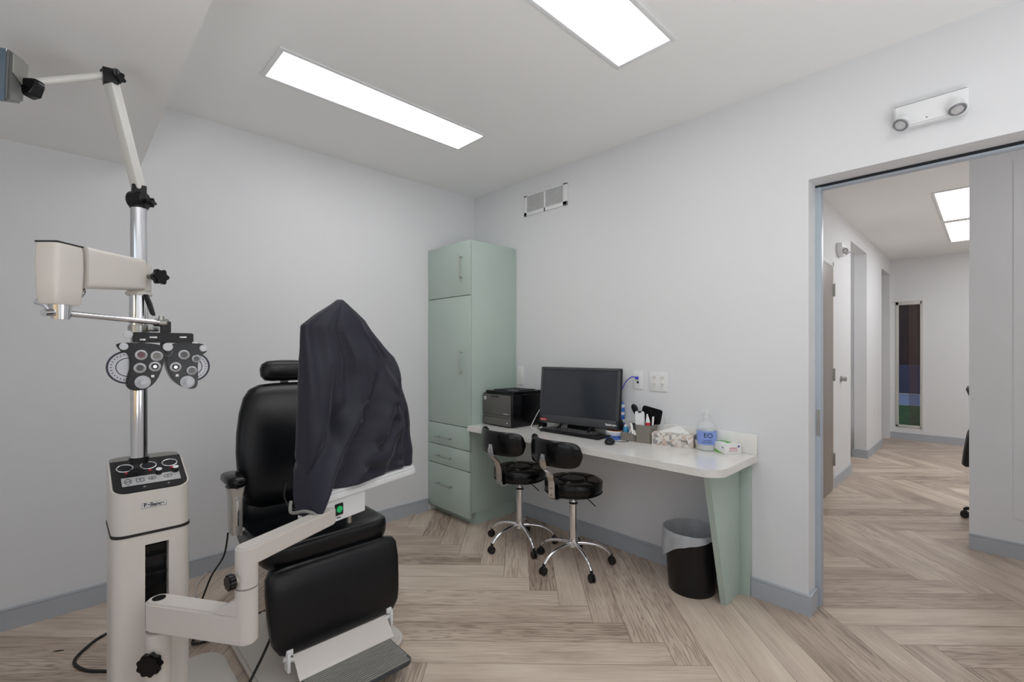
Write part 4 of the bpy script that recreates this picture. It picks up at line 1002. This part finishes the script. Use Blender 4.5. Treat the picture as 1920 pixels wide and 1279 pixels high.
# fabric cover over the slit lamp
def cover():
    NA, NL = 220, 110; rings = []
    # height, left and right reach as image slopes (x of 1920), front and back of the footprint
    Rt = [(.80, 784, .004), (.874, 785, .002), (.998, 782, .002), (1.098, 774, .004), (1.196, 762, .008), (1.316, 748, .014), (1.385, 726, .022), (1.473, 694, .035), (1.51, 672, .045), (1.535, 656, .055), (1.55, 645, .066)]
    Lf = [(.80, 536, .160), (.847, 537, .160), (.958, 540, .158), (1.135, 543, .154), (1.319, 547, .142), (1.439, 552, .128), (1.484, 580, .115), (1.5266, 613, .10), (1.55, 630, .085)]
    def itp(T, z):
        if z <= T[0][0]: return T[0][1:]
        for a, c in zip(T, T[1:]):
            if z <= c[0]:
                t = (z-a[0])/(c[0]-a[0]); return tuple(a[k]+(c[k]-a[k])*t for k in (1, 2))
        return T[-1][1:]
    def s_of(p, bb):
        r = (p-960)/870; return (r*(1.70+.495*bb)+.7034+.868*bb)/(.495-r*.868)
    def ridge(u, w): return math.exp(-(u/w)**2)
    def crease(u, w): return max(0, 1-abs(u)/w)**1.4
    for i in range(NL+1):
        t = i/NL; zb = .80+(1.55-.80)*t; ring = []; h = t
        pr_, bf = itp(Rt, zb); pl, bb = itp(Lf, zb)
        s1_, s0_ = s_of(pr_, bf), s_of(pl, bb)
        cs, hs = (s0_+s1_)/2, (s1_-s0_)/2; cb_, hb = (bf+bb)/2, (bb-bf)/2
        e_ = 5.0-2.2*t
        fade = min(1, (1-t)*5)
        for k in range(NA):
            a = 2*PI*k/NA; X, Y = se(a, e_)
            sx = cs+hs*X; bx = cb_-hb*Y
            z = zb
            low = max(0, -X-.70)/.30
            hem = (.018-.078*low*(1 if Y > 0 else max(0, 1+Y))+.045*low*max(0, -Y)+.004*math.sin(6*a))
            z += hem*(1-t)**6
            u = X; f = 0.
            # seam dropping from the peak, hollow beside it
            f += .014*crease(u+.30-.25*h, .16)*min(1, max(0, (h-.35)*4))
            f -= .030*ridge(u+.42-.25*h, .10)*ridge(h-.62, .25)
            # loose pocket at the upper left
            f += .030*ridge(u+.68-.35*h+.20, .12)*ridge(h-.60, .20)
            f -= .028*ridge(u+.62-.10*h, .08)*ridge(h-.38, .14)
            # wide pleats sweeping from the right shoulder to the lower left
            d1 = u-1.9*(h-.50)
            f += .040*ridge(d1-.62, .20)*min(1, max(0, (.80-h)*4))
            f -= .042*ridge(d1-.26, .13)*min(1, max(0, (.66-h)*4))
            f += .040*ridge(d1+.02, .15)*min(1, max(0, (.60-h)*4))
            f -= .034*ridge(d1+.30, .10)*min(1, max(0, (.50-h)*5))
            f += .026*ridge(d1-1.02, .15)*min(1, max(0, (.50-h)*5))
            f -= .030*ridge(d1-.86, .08)*min(1, max(0, (.48-h)*5))
            # left drop
            f += .020*math.sin(6.5*u+3.5*h+.6)*ridge(u+.85, .35)
            # gathered side seam on the right
            sm = u-(.66-.10*h)
            f += .014*ridge(sm, .06)+.007*ridge(sm+.05, .07)*math.sin(60*h+1.5*math.sin(17*h))*min(1, max(0, (.7-h)*5))
            f -= .016*ridge(sm-.12, .07)*min(1, max(0, (.85-h)*5))
            q = Vector((sx*7, bx*7, zb*7))
            f += .016*noise.noise(q*.8)+.008*noise.noise(q*1.9)
            f *= fade
            face = min(1, abs(Y)*1.3) ; 
            if Y > 0: bx -= f*.9*face-.012*face*0
            else: bx += abs(f)*.5*face*-1
            sx += (1 if X > 0 else -1)*f*.20*abs(X)**6
            if Y > 0: bx += (.010-.022*low*(1-t)**3)*fade*face
            lat = -.7034+.495*sx-.868*bx; dep = 1.70+.868*sx+.495*bx
            ring.append(cf(lat, dep, z))
        rings.append(ring)
    b = nbm(); loft(b, rings, cap=False)
    # close the top
    bnd = [e for e in b.edges if e.is_boundary and (e.verts[0].co.z > 1.5)]
    bmesh.ops.holes_fill(b, edges=bnd, sides=0)
    return b
cvb = cover()
cv = obj('slit_lamp_cover', cvb, M_fabric, None, 60)
tag(cv, 'dark navy fabric cover draped over the slit lamp', 'cover')
cv.modifiers.new('thickness', 'SOLIDIFY').thickness = .002

# cords at the table
b = nbm(); tube(b, [cf(-.875, 1.80, .83), cf(-.878, 1.79, .78), cf(-.850, 1.78, .745), cf(-.80, 1.76, .735), cf(-.76, 1.74, .745), cf(-.735, 1.72, .765)], .003, n=8)
adopt(obj('power_cord', b, M_rubber, None, 60), sl, 'thin black cord looping out beneath the left edge of the navy cover')
b = nbm(); tube(b, [cf(-.80, 1.68, .80), cf(-.79, 1.66, .765), cf(-.74, 1.66, .770), cf(-.70, 1.66, .755), cf(-.685, 1.66, .72), cf(-.69, 1.665, .70)], .006, n=10)
adopt(obj('coaxial_cord', b, M_grey, None, 60), sl, 'thick grey cord bending over the cream upper swing arm')

# ------------------------------------------------------------------ phoropter
pf = thing('phoropter', 'black phoropter with silver lens dials hanging in front of the chrome pole', 'phoropter', (1.40, -2.485, 1.20))
PO = Vector(pf.location)
YZ = Matrix(((0, 0, 1, 0), (1, 0, 0, 0), (0, 1, 0, 0), (0, 0, 0, 1)))    # outline (y, z) extruded along x
def yz(bm, pts, x0, x1, bev=0.): prism(bm, [(y-PO.y, z-PO.z) for y, z in pts], x0-PO.x, x1-PO.x, bev=bev, M=YZ)
def sm2(pts, sub=4):
    P = [Vector((y, z, 0)) for y, z in pts]; n = len(P); out = []
    for i in range(n):
        a, b_, c, d = P[i-1], P[i], P[(i+1) % n], P[(i+2) % n]
        for s in range(sub):
            t = s/sub; v = .5*((2*b_)+(c-a)*t+(2*a-5*b_+4*c-d)*t*t+(3*b_-a-3*c+d)*t**3); out.append((v.x, v.y))
    return out
X = 1.41
bodyL = [(-2.600, 1.366), (-2.590, 1.342), (-2.574, 1.332), (-2.571, 1.29), (-2.579, 1.248), (-2.574, 1.226), (-2.556, 1.217), (-2.529, 1.221), (-2.503, 1.245), (-2.486, 1.290), (-2.480, 1.335), (-2.490, 1.362), (-2.55, 1.370)]
bodyR = [(-2.475, 1.345), (-2.478, 1.300), (-2.463, 1.254), (-2.437, 1.226), (-2.412, 1.215), (-2.394, 1.218), (-2.388, 1.240), (-2.388, 1.294), (-2.382, 1.325), (-2.363, 1.340), (-2.366, 1.362), (-2.39, 1.370), (-2.45, 1.370)]
for side, bp_, dial, rngs in (('left', bodyL, (-2.574, 1.292, .052), [(-2.542, 1.331, .0165, 'r'), (-2.502, 1.327, .017, 'g'), (-2.545, 1.289, .0165, 'd'), (-2.507, 1.293, .0165, 'o')]),
                              ('right', bodyR, (-2.402, 1.290, .050), [(-2.429, 1.331, .0165, 'd'), (-2.394, 1.317, .0135, 'd'), (-2.452, 1.290, .0165, 'o'), (-2.407, 1.277, .0155, 'd')])):
    b = nbm(); yz(b, sm2(bp_), X-.045, X, .004); bo = obj('lens_battery', b, M_blackg, pf, 40)
    b = nbm(); cyl(b, (X-.030-PO.x, dial[0]-PO.y, dial[1]-PO.z), (X-.012-PO.x, dial[0]-PO.y, dial[1]-PO.z), dial[2], n=48, bev=.002); dd = obj('power_dial', b, M_silver, pf, 40, label='large silver power dial')
    b = nbm(); torus(b, (X-.012-PO.x, dial[0]-PO.y, dial[1]-PO.z), dial[2]-.002, .0028, (1, 0, 0), n=48); torus(b, (X-.0115-PO.x, dial[0]-PO.y, dial[1]-PO.z), dial[2]*.55, .0012, (1, 0, 0), n=40)
    for k in range(28):
        a = 2*PI*k/28; p = Vector((X-.0118-PO.x, dial[0]-PO.y+dial[2]*.78*math.cos(a), dial[1]-PO.z+dial[2]*.78*math.sin(a)))
        box(b, -.0004, .0006, -.0022, .0022, -.0012, .0012, M=Matrix.Translation(p) @ Matrix.Rotation(a, 4, 'X'))
    obj('scale', b, M_ink, dd, 50)
    for (y, z, r, kd) in rngs:
        c = Vector((X-PO.x, y-PO.y, z-PO.z)); xx = Vector((1, 0, 0))
        b = nbm(); lathe(b, [(r*.55, .0), (r*1.0, .0), (r*1.02, .003), (r*.95, .008), (r*.68, .010), (r*.55, .006)], n=32, M=Matrix.Translation(c) @ Matrix.Rotation(PI/2, 4, 'Y'))
        lr = obj('lens_ring', b, M_silver, bo, 40, label='silver rotating lens ring')
        b = nbm(); cyl(b, c+xx*.001, c+xx*.0065, r*.60, n=28); obj('lens', b, {'r': M_redlens, 'g': M_grey, 'd': M_lens, 'o': M_blackg}[kd], lr, 40)
        if kd == 'o':
            b = nbm(); cyl(b, c+xx*.0066, c+xx*.009, r*.30, n=16); obj('lens_hub', b, M_chrome, lr, 40)
    y, z = ((-2.538, 1.244) if side == 'left' else (-2.419, 1.239))
    c = Vector((X-PO.x, y-PO.y, z-PO.z)); xx = Vector((1, 0, 0))
    b = nbm(); cyl(b, c, c+xx*.006, .0205, n=36, bev=.001); cyl(b, c+xx*.006, c+xx*.014, .013, n=28, bev=.001); cyl(b, c+xx*.014, c+xx*.028, .0085, n=24, bev=.002); obj('axis_knob', b, M_silver, bo, 40, label='stepped silver axis knob')
    b = nbm()
    for k in range(24):
        a = 2*PI*k/24; p = c+xx*.0062+Vector((0, math.cos(a)*.0175, math.sin(a)*.0175)); box(b, -.0003, .0004, -.0010, .0010, -.0004, .0004, M=Matrix.Translation(p) @ Matrix.Rotation(a, 4, 'X'))
    obj('tick', b, M_ink, bo).__setitem__('kind', 'stuff')
    ks = (-2.585, 1.358) if side == 'left' else (-2.374, 1.353)
    c = Vector((X-PO.x, ks[0]-PO.y, ks[1]-PO.z)); b = nbm(); cyl(b, c-xx*.006, c+xx*.010, .0112, n=28, bev=.002); obj('side_knob', b, M_silver, bo, 40)
    b = nbm(); p = Vector((X+.0003-PO.x, (-2.512 if side == 'left' else -2.447)-PO.y, 1.262-PO.z)); box(b, 0, .0006, -.004, .004, -.004, .004, M=Matrix.Translation(p)); obj('mark', b, M_paper, bo)
b = nbm(); yz(b, rrect(-2.562, -2.400, 1.371, 1.404, .006), X-.04, X-.004, .003); yz(b, rrect(-2.49, -2.462, 1.404, 1.442, .004), X-.032, X-.008, .003)
yz(b, rrect(-2.490, -2.466, 1.335, 1.372, .004), X-.03, X-.006, .002)
obj('bridge', b, M_black, pf, 40, label='black bridge bar with hanging bracket')
for (y, z, r, l) in ((-2.575, 1.396, .012, .02), (-2.474, 1.357, .0135, .022)):
    b = nbm(); c = Vector((X-.004-PO.x, y-PO.y, z-PO.z)); cyl(b, c, c+Vector((l, 0, 0)), r, n=24, bev=.002)
    obj('adjusting_knob', b, M_silver, pf, 40)
b = nbm(); c = Vector((X-.004-PO.x, 0, 0))
for y0, y1, z in ((-2.52, -2.50, 1.388), (-2.44, -2.42, 1.39), (-2.405, -2.385, 1.372), (-2.545, -2.53, 1.380)): box(b, X-.0042-PO.x, X-.001-PO.x, y0-PO.y, y1-PO.y, z-.003-PO.z, z+.003-PO.z, .0005)
tube(b, [(X-.002-PO.x, -2.46-PO.y, 1.345-PO.z), (X+.004-PO.x, -2.466-PO.y, 1.330-PO.z), (X-PO.x, -2.480-PO.y, 1.328-PO.z)], .0012, n=6); obj('trim_plate', b, M_steel, pf, 40)
b = nbm(); cyl(b, (ph0.x-.012-PO.x, ph0.y-.014-PO.y, ph0.z-PO.z), (ph0.x+.006-PO.x, ph0.y+.022-PO.y, ph0.z-PO.z), .013, n=24, bev=.002); cyl(b, (ph0.x-PO.x, ph0.y+.004-PO.y, ph0.z+.008-PO.z), (ph0.x-PO.x, ph0.y+.004-PO.y, ph0.z+.022-PO.z), .008); obj('clamp', b, M_steel, pf, 40)

# ------------------------------------------------------------------ exam chair
ch = thing('exam_chair', 'black padded ophthalmic exam chair on a cream pedestal', 'exam chair', (1.10, -1.868, 0))
b = nbm(); prism(b, rrect(-.34, .36, -.31, .29, .10, n=8), 0, .035, bev=.012); obj('base_plate', b, M_cream, ch, 40, label='cream floor plate')
b = nbm(); prism(b, rrect(-.20, .13, -.17, .17, .04), .035, .24, bev=.01); prism(b, rrect(-.16, .10, -.13, .13, .03), .24, .425, bev=.004); obj('pedestal', b, M_cream, ch, 40)
b = nbm()
def seatz(p, h):
    x = p.x; d = 0
    d += .050*max(0, (x-.10)/.12)**2*(.2+.8*h) if x > .10 else 0
    d += .05*max(0, (-x-.16)/.12)**2*h if x < -.16 else 0
    d += .05*h*max(0, (abs(p.y)-.19)/.09)**2
    d -= .030*h*max(0, 1-(p.y/.2)**2)*max(0, 1-(x/.2)**2)
    return min(d, .06)
cushion(b, -.30, .225, -.282, .282, .425, .535, e=6, zf=seatz); obj('seat', b, M_leather, ch, 60)
b = nbm(); lev = []
def L(x, z, w, th, e_=0): return ((x, 0, z), (0, w, 0), (th, 0, th*.1))
for x, z, w, th in ((.212, .478, .10, .008), (.214, .472, .22, .020), (.218, .462, .270, .031), (.224, .440, .283, .037), (.236, .380, .286, .041), (.248, .30, .282, .042), (.258, .235, .277, .040), (.264, .190, .270, .036), (.268, .155, .250, .026), (.270, .140, .225, .016), (.271, .134, .12, .006)): lev.append(L(x, z, w, th))
pad_loft(b, lev, n=48, e=5.0); obj('calf_rest', b, M_leather, ch, 60, label='black padded calf rest')
# side trim under the seat
b = nbm(); box(b, -.22, .17, -.24, .24, .400, .4245, .006); obj('seat_frame', b, M_cream, ch, 35)
# footrest
b = nbm(); loft(b, [[Vector((.235, s, .140)) for s in (-.20, .205)]+[Vector((.235, s, .134)) for s in (.205, -.20)], [Vector((.285, s, .142)) for s in (-.20, .205)]+[Vector((.283, s, .134)) for s in (.205, -.20)], [Vector((.345, s, .085)) for s in (-.20, .205)]+[Vector((.338, s, .080)) for s in (.205, -.20)], [Vector((.36, s, .075)) for s in (-.20, .205)]+[Vector((.36, s, .068)) for s in (.205, -.20)]])
obj('footrest_riser', b, M_cream, ch, 20)
b = nbm(); prism(b, rrect(.36, .56, -.20, .185, .03, rs=(.04, 0, 0, .04)), .062, .075, bev=.003); fp_ = obj('footplate', b, M_dgrey, ch, 35)
b = nbm()
for k in range(17):
    x = .366+k*.011; i = .004 if x < .52 else .012
    box(b, x, x+.0055, -.195+i, .180-i, .0755, .0795)
obj('rubber_ridge', b, mat('ridged_rubber', rgb(140, 138, 133), .7), fp_, label='ribbed grey rubber tread').__setitem__('kind', 'stuff')
for s in (-1, 1):
    b = nbm(); box(b, .27, .31, s*.222-.006, s*.222+.006, .09, .165, .003); cyl(b, (.29, s*.19, .12), (.29, s*.235, .14), .009); box(b, .262, .30, s*.215-.012, s*.215+.012, .150, .172, .002); obj('hinge', b, M_white, ch, 35)
# backrest
b = nbm(); lev = []
pts = [(-.235, .585, .10, .012), (-.236, .592, .18, .035), (-.240, .615, .225, .050), (-.25, .68, .252, .056), (-.262, .76, .263, .058), (-.28, .86, .265, .058), (-.30, .95, .258, .056), (-.33, 1.04, .240, .053), (-.36, 1.11, .215, .048), (-.38, 1.15, .185, .040), (-.39, 1.170, .14, .026), (-.392, 1.176, .07, .010)]
for x, z, w, th in pts: lev.append(((x, 0, z), (0, w, 0), (th*.98, 0, th*.2)))
pad_loft(b, lev, n=48, e=3.0); obj('backrest', b, M_leather, ch, 60)
b = nbm(); pad_loft(b, [((x, 0, z), (0, w, 0), (th, 0, 0)) for x, z, w, th in ((-.29, .47, .20, .01), (-.288, .48, .24, .05), (-.285, .53, .262, .07), (-.280, .60, .262, .066), (-.278, .640, .24, .045), (-.278, .648, .16, .02))], n=40, e=3.6); obj('lumbar_pad', b, M_leather, ch, 60, label='black lower back cushion')
b = nbm(); pad_loft(b, [((x, 0, z), (0, w, 0), (th, 0, th*.15)) for x, z, w, th in ((-.40, 1.186, .07, .012), (-.40, 1.192, .105, .030), (-.405, 1.215, .122, .040), (-.412, 1.25, .124, .042), (-.418, 1.275, .115, .036), (-.422, 1.290, .09, .022), (-.423, 1.294, .04, .008))], n=40, e=3.2); obj('headrest', b, M_leather, ch, 60, label='small black headrest pad')
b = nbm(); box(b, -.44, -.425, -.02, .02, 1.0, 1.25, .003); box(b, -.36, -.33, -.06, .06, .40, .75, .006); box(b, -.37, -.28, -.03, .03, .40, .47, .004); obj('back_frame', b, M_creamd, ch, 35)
for s in (-1, 1):
    ao = .10 if s > 0 else 0.
    b = nbm(); pad_loft(b, [((x+.035, s*.303, .768+dz), (0, w, 0), (0, 0, h)) for x, dz, w, h in ((-.285, .0, .012, .006), (-.28, 0, .030, .018), (-.26, 0, .037, .024), (-.20, 0, .038, .025), (-.14, .0, .038, .025), (-.115, -.004, .032, .020), (-.105, -.006, .015, .008))], n=32, e=2.8)
    ar = obj('armrest', b, M_blackg, ch, 60, loc=(-ao, 0, 0), label='glossy black armrest pad')
    b = nbm(); pad_loft(b, [((-.130, s*.303, z), (0, w, 0), (.035, 0, 0)) for z, w in ((.744, .036), (.735, .034), (.70, .026), (.55, .024), (.535, .018))], n=24, e=5); 
    cyl(b, (-.130, s*.303, .56), (-.130, s*.24, .50), .018)
    obj('armrest_bracket', b, mat('satin_bracket', rgb(190, 189, 186), .25, .6), ar, 40)
    b = nbm(); box(b, -.0955, -.0915, s*.303-.006, s*.303+.006, .575, .70, .002); obj('chrome_slot', b, M_chrome, ar, 35)
    b = nbm(); torus(b, (-.093, s*.303, .757), .020, .003, (1, 0, 0)); obj('chrome_trim', b, M_chrome, ar, 60)

# floor and chair cords
b = nbm(); tube(b, [(.36, -2.45, .006), (.398, -2.577, .006), (.46, -2.639, .006), (.558, -2.685, .006), (.661, -2.655, .006), (.737, -2.589, .006), (.80, -2.54, .006), (.915, -2.52, .008)], .0065, n=10)
adopt(obj('power_cord', b, M_rubber, None, 60), es, 'thick black cord looping on the floor left of the equipment stand')
b = nbm(); tube(b, [(.70, -2.40, .006), (.69, -2.30, .006), (.715, -2.24, .006), (.76, -2.225, .008), (.80, -2.25, .012), (.77, -2.295, .008), (.72, -2.27, .010), (.735, -2.23, .012), (.79, -2.20, .006), (.775, -2.13, .006), (.72, -2.05, .006), (.70, -1.90, .006)], .006, n=10)
adopt(obj('power_cord', b, M_rubber, None, 60), es, 'black cord coiled on the floor between the stand and exam chair')
b = nbm(); tube(b, [(.93, -2.19, .53), (.90, -2.20, .42), (.80, -2.23, .30), (.66, -2.25, .12), (.50, -2.26, .012), (.35, -2.25, .006), (.20, -2.22, .006)], .004, n=8)
adopt(obj('power_cord', b, M_rubber, None, 60), ch, 'thin black cord hanging from the left armrest bracket to the floor')
b = nbm(); tube(b, [cf(-.97, 1.98, .27), cf(-.975, 1.90, .20), cf(-1.00, 1.86, .12), cf(-1.02, 1.80, .052), cf(-1.01, 1.70, .012), cf(-.97, 1.6, .006)], .0055, n=8)
adopt(obj('power_cord', b, M_rubber, None, 60), ch, 'black cord running over the front left of the chair base plate')
b = nbm(); tube(b, [(.02, -2.10, .008), (.15, -2.17, .006), (.35, -2.19, .006), (.6, -2.12, .006), (.74, -1.95, .006)], .004, n=8)
adopt(obj('power_cord', b, M_cream, None, 60), ch, 'pale cord on the floor behind the exam chair')
b = nbm(); pad_loft(b, [((.40+q*.008, -2.735+q*.012, .002), (.004*w, -.003*w, 0), (0, 0, .0012*w)) for q, w in ((-1.5, .2), (-.7, .8), (0, 1.), (.8, .8), (1.6, .2))], n=12, e=2)
tag(obj('floor_scrap', b, M_rubber, None), 'tiny dark scrap lying on the floor at far left', 'debris')

# ------------------------------------------------------------------ hall office chair and niche bin
oc = thing('office_chair', 'black office chair mostly hidden behind the hall partition', 'office chair', (3.465, 2.50, 0), math.radians(90))
b = nbm(); cushion(b, -.22, .22, -.24, .22, .44, .53, e=4); obj('seat', b, M_rubber, oc, 60)
b = nbm(); pad_loft(b, [((0, y, z), (w, 0, 0), (0, t_, 0)) for y, z, w, t_ in ((.285, .43, .12, .015), (.288, .45, .17, .03), (.278, .55, .19, .03), (.262, .68, .20, .028), (.225, .78, .20, .025), (.215, .92, .20, .025), (.255, 1.0, .19, .025), (.272, 1.04, .17, .022), (.276, 1.06, .10, .01))], n=32, e=3.5); obj('backrest', b, M_rubber, oc, 60)
b = nbm(); cyl(b, (0, 0, .10), (0, 0, .44), .028); obj('column', b, M_black, oc, 40)
for k in range(5):
    a = 2*PI*k/5+PI/2; d = Vector((math.cos(a), math.sin(a), 0)); b = nbm(); tube(b, [d*.02+Vector((0, 0, .12)), d*.30+Vector((0, 0, .075))], .018, sub=1, taper=.013); lg_ = obj('leg', b, M_black, oc, 50)
    b = nbm(); sd = Vector((-d.y, d.x, 0)); c = d*.30+Vector((0, 0, .028))
    for s in (-1, 1): cyl(b, c+sd*.006*s, c+sd*.024*s, .028, n=18, bev=.003)
    cyl(b, c, c+Vector((0, 0, .05)), .010); obj('caster', b, M_rubber, lg_, 40)
for s in (-1, 1):
    b = nbm(); tube(b, [(s*.24, 0, .48), (s*.30, 0, .50), (s*.31, .02, .66), (s*.31, .02, .70)], .015); ar = obj('armrest_post', b, M_black, oc, 50)
    b = nbm(); cushion(b, s*.31-.04, s*.31+.04, -.14, .14, .70, .735, e=4); obj('armrest', b, M_rubber, ar, 60)
b = nbm(); tray(b, -.10, .10, -.12, .12, .30, .006, .03); nb = obj('waste_bin', b, M_rubber, None, 40, (1.93, 4.36, 0)); tag(nb, 'black bin with a white lid just inside the first hall opening', 'waste bin')
b = nbm(); prism(b, rrect(-.105, .105, -.125, .125, .03), .3005, .335, bev=.008); obj('lid', b, M_white, nb, 40, label='white lid')

# ------------------------------------------------------------------ light
def area(name, loc, rot, sx, sy, p, col):
    l = bpy.data.lights.new(name, 'AREA'); l.shape = 'RECTANGLE'; l.size = sx; l.size_y = sy; l.energy = p; l.color = col
    o = bpy.data.objects.new(name, l); COL.objects.link(o); o.location = loc; o.rotation_euler = rot; return o
area('daylight_fill', ((wx0+wx1)/2, YF-.12, 1.5), (PI/2, 0, PI), 2.2, 1.15, 38, (.80, .89, 1.0))  # added daylight fill coming through the unseen rear window
area('bounce_fill', (4.05, -1.75, 1.0), (PI, 0, 0), .9, .9, 24, (.97, .985, 1.0))  # added upward fill without a fixture, lifts the ceiling
area('bounce_fill', (3.3, -3.35, 1.0), (PI, 0, 0), 1.2, .5, 17, (.97, .985, 1.0))  # added upward fill out of view, lifts the soffit
area('bounce_fill', (4.9, 3.6, 1.2), (PI, 0, 0), 1.0, 1.0, 16, (1.0, .98, .95))  # added hall fill without a fixture, hidden by the partition
wd = bpy.data.worlds.new('world'); SC.world = wd; wd.use_nodes = True
bgn = wd.node_tree.nodes['Background']
sky = wd.node_tree.nodes.new('ShaderNodeTexSky'); sky.sky_type = 'NISHITA'; sky.sun_elevation = math.radians(40); sky.sun_rotation = math.radians(150); sky.sun_disc = False
wd.node_tree.links.new(sky.outputs[0], bgn.inputs[0]); bgn.inputs[1].default_value = .12
SC.view_settings.view_transform = 'Standard'; SC.view_settings.look = 'None'; SC.view_settings.exposure = 0.0; SC.view_settings.gamma = 1.06
SC.cycles.max_bounces = 10; SC.cycles.diffuse_bounces = 6; SC.cycles.glossy_bounces = 4
SC.cycles.sample_clamp_indirect = 6
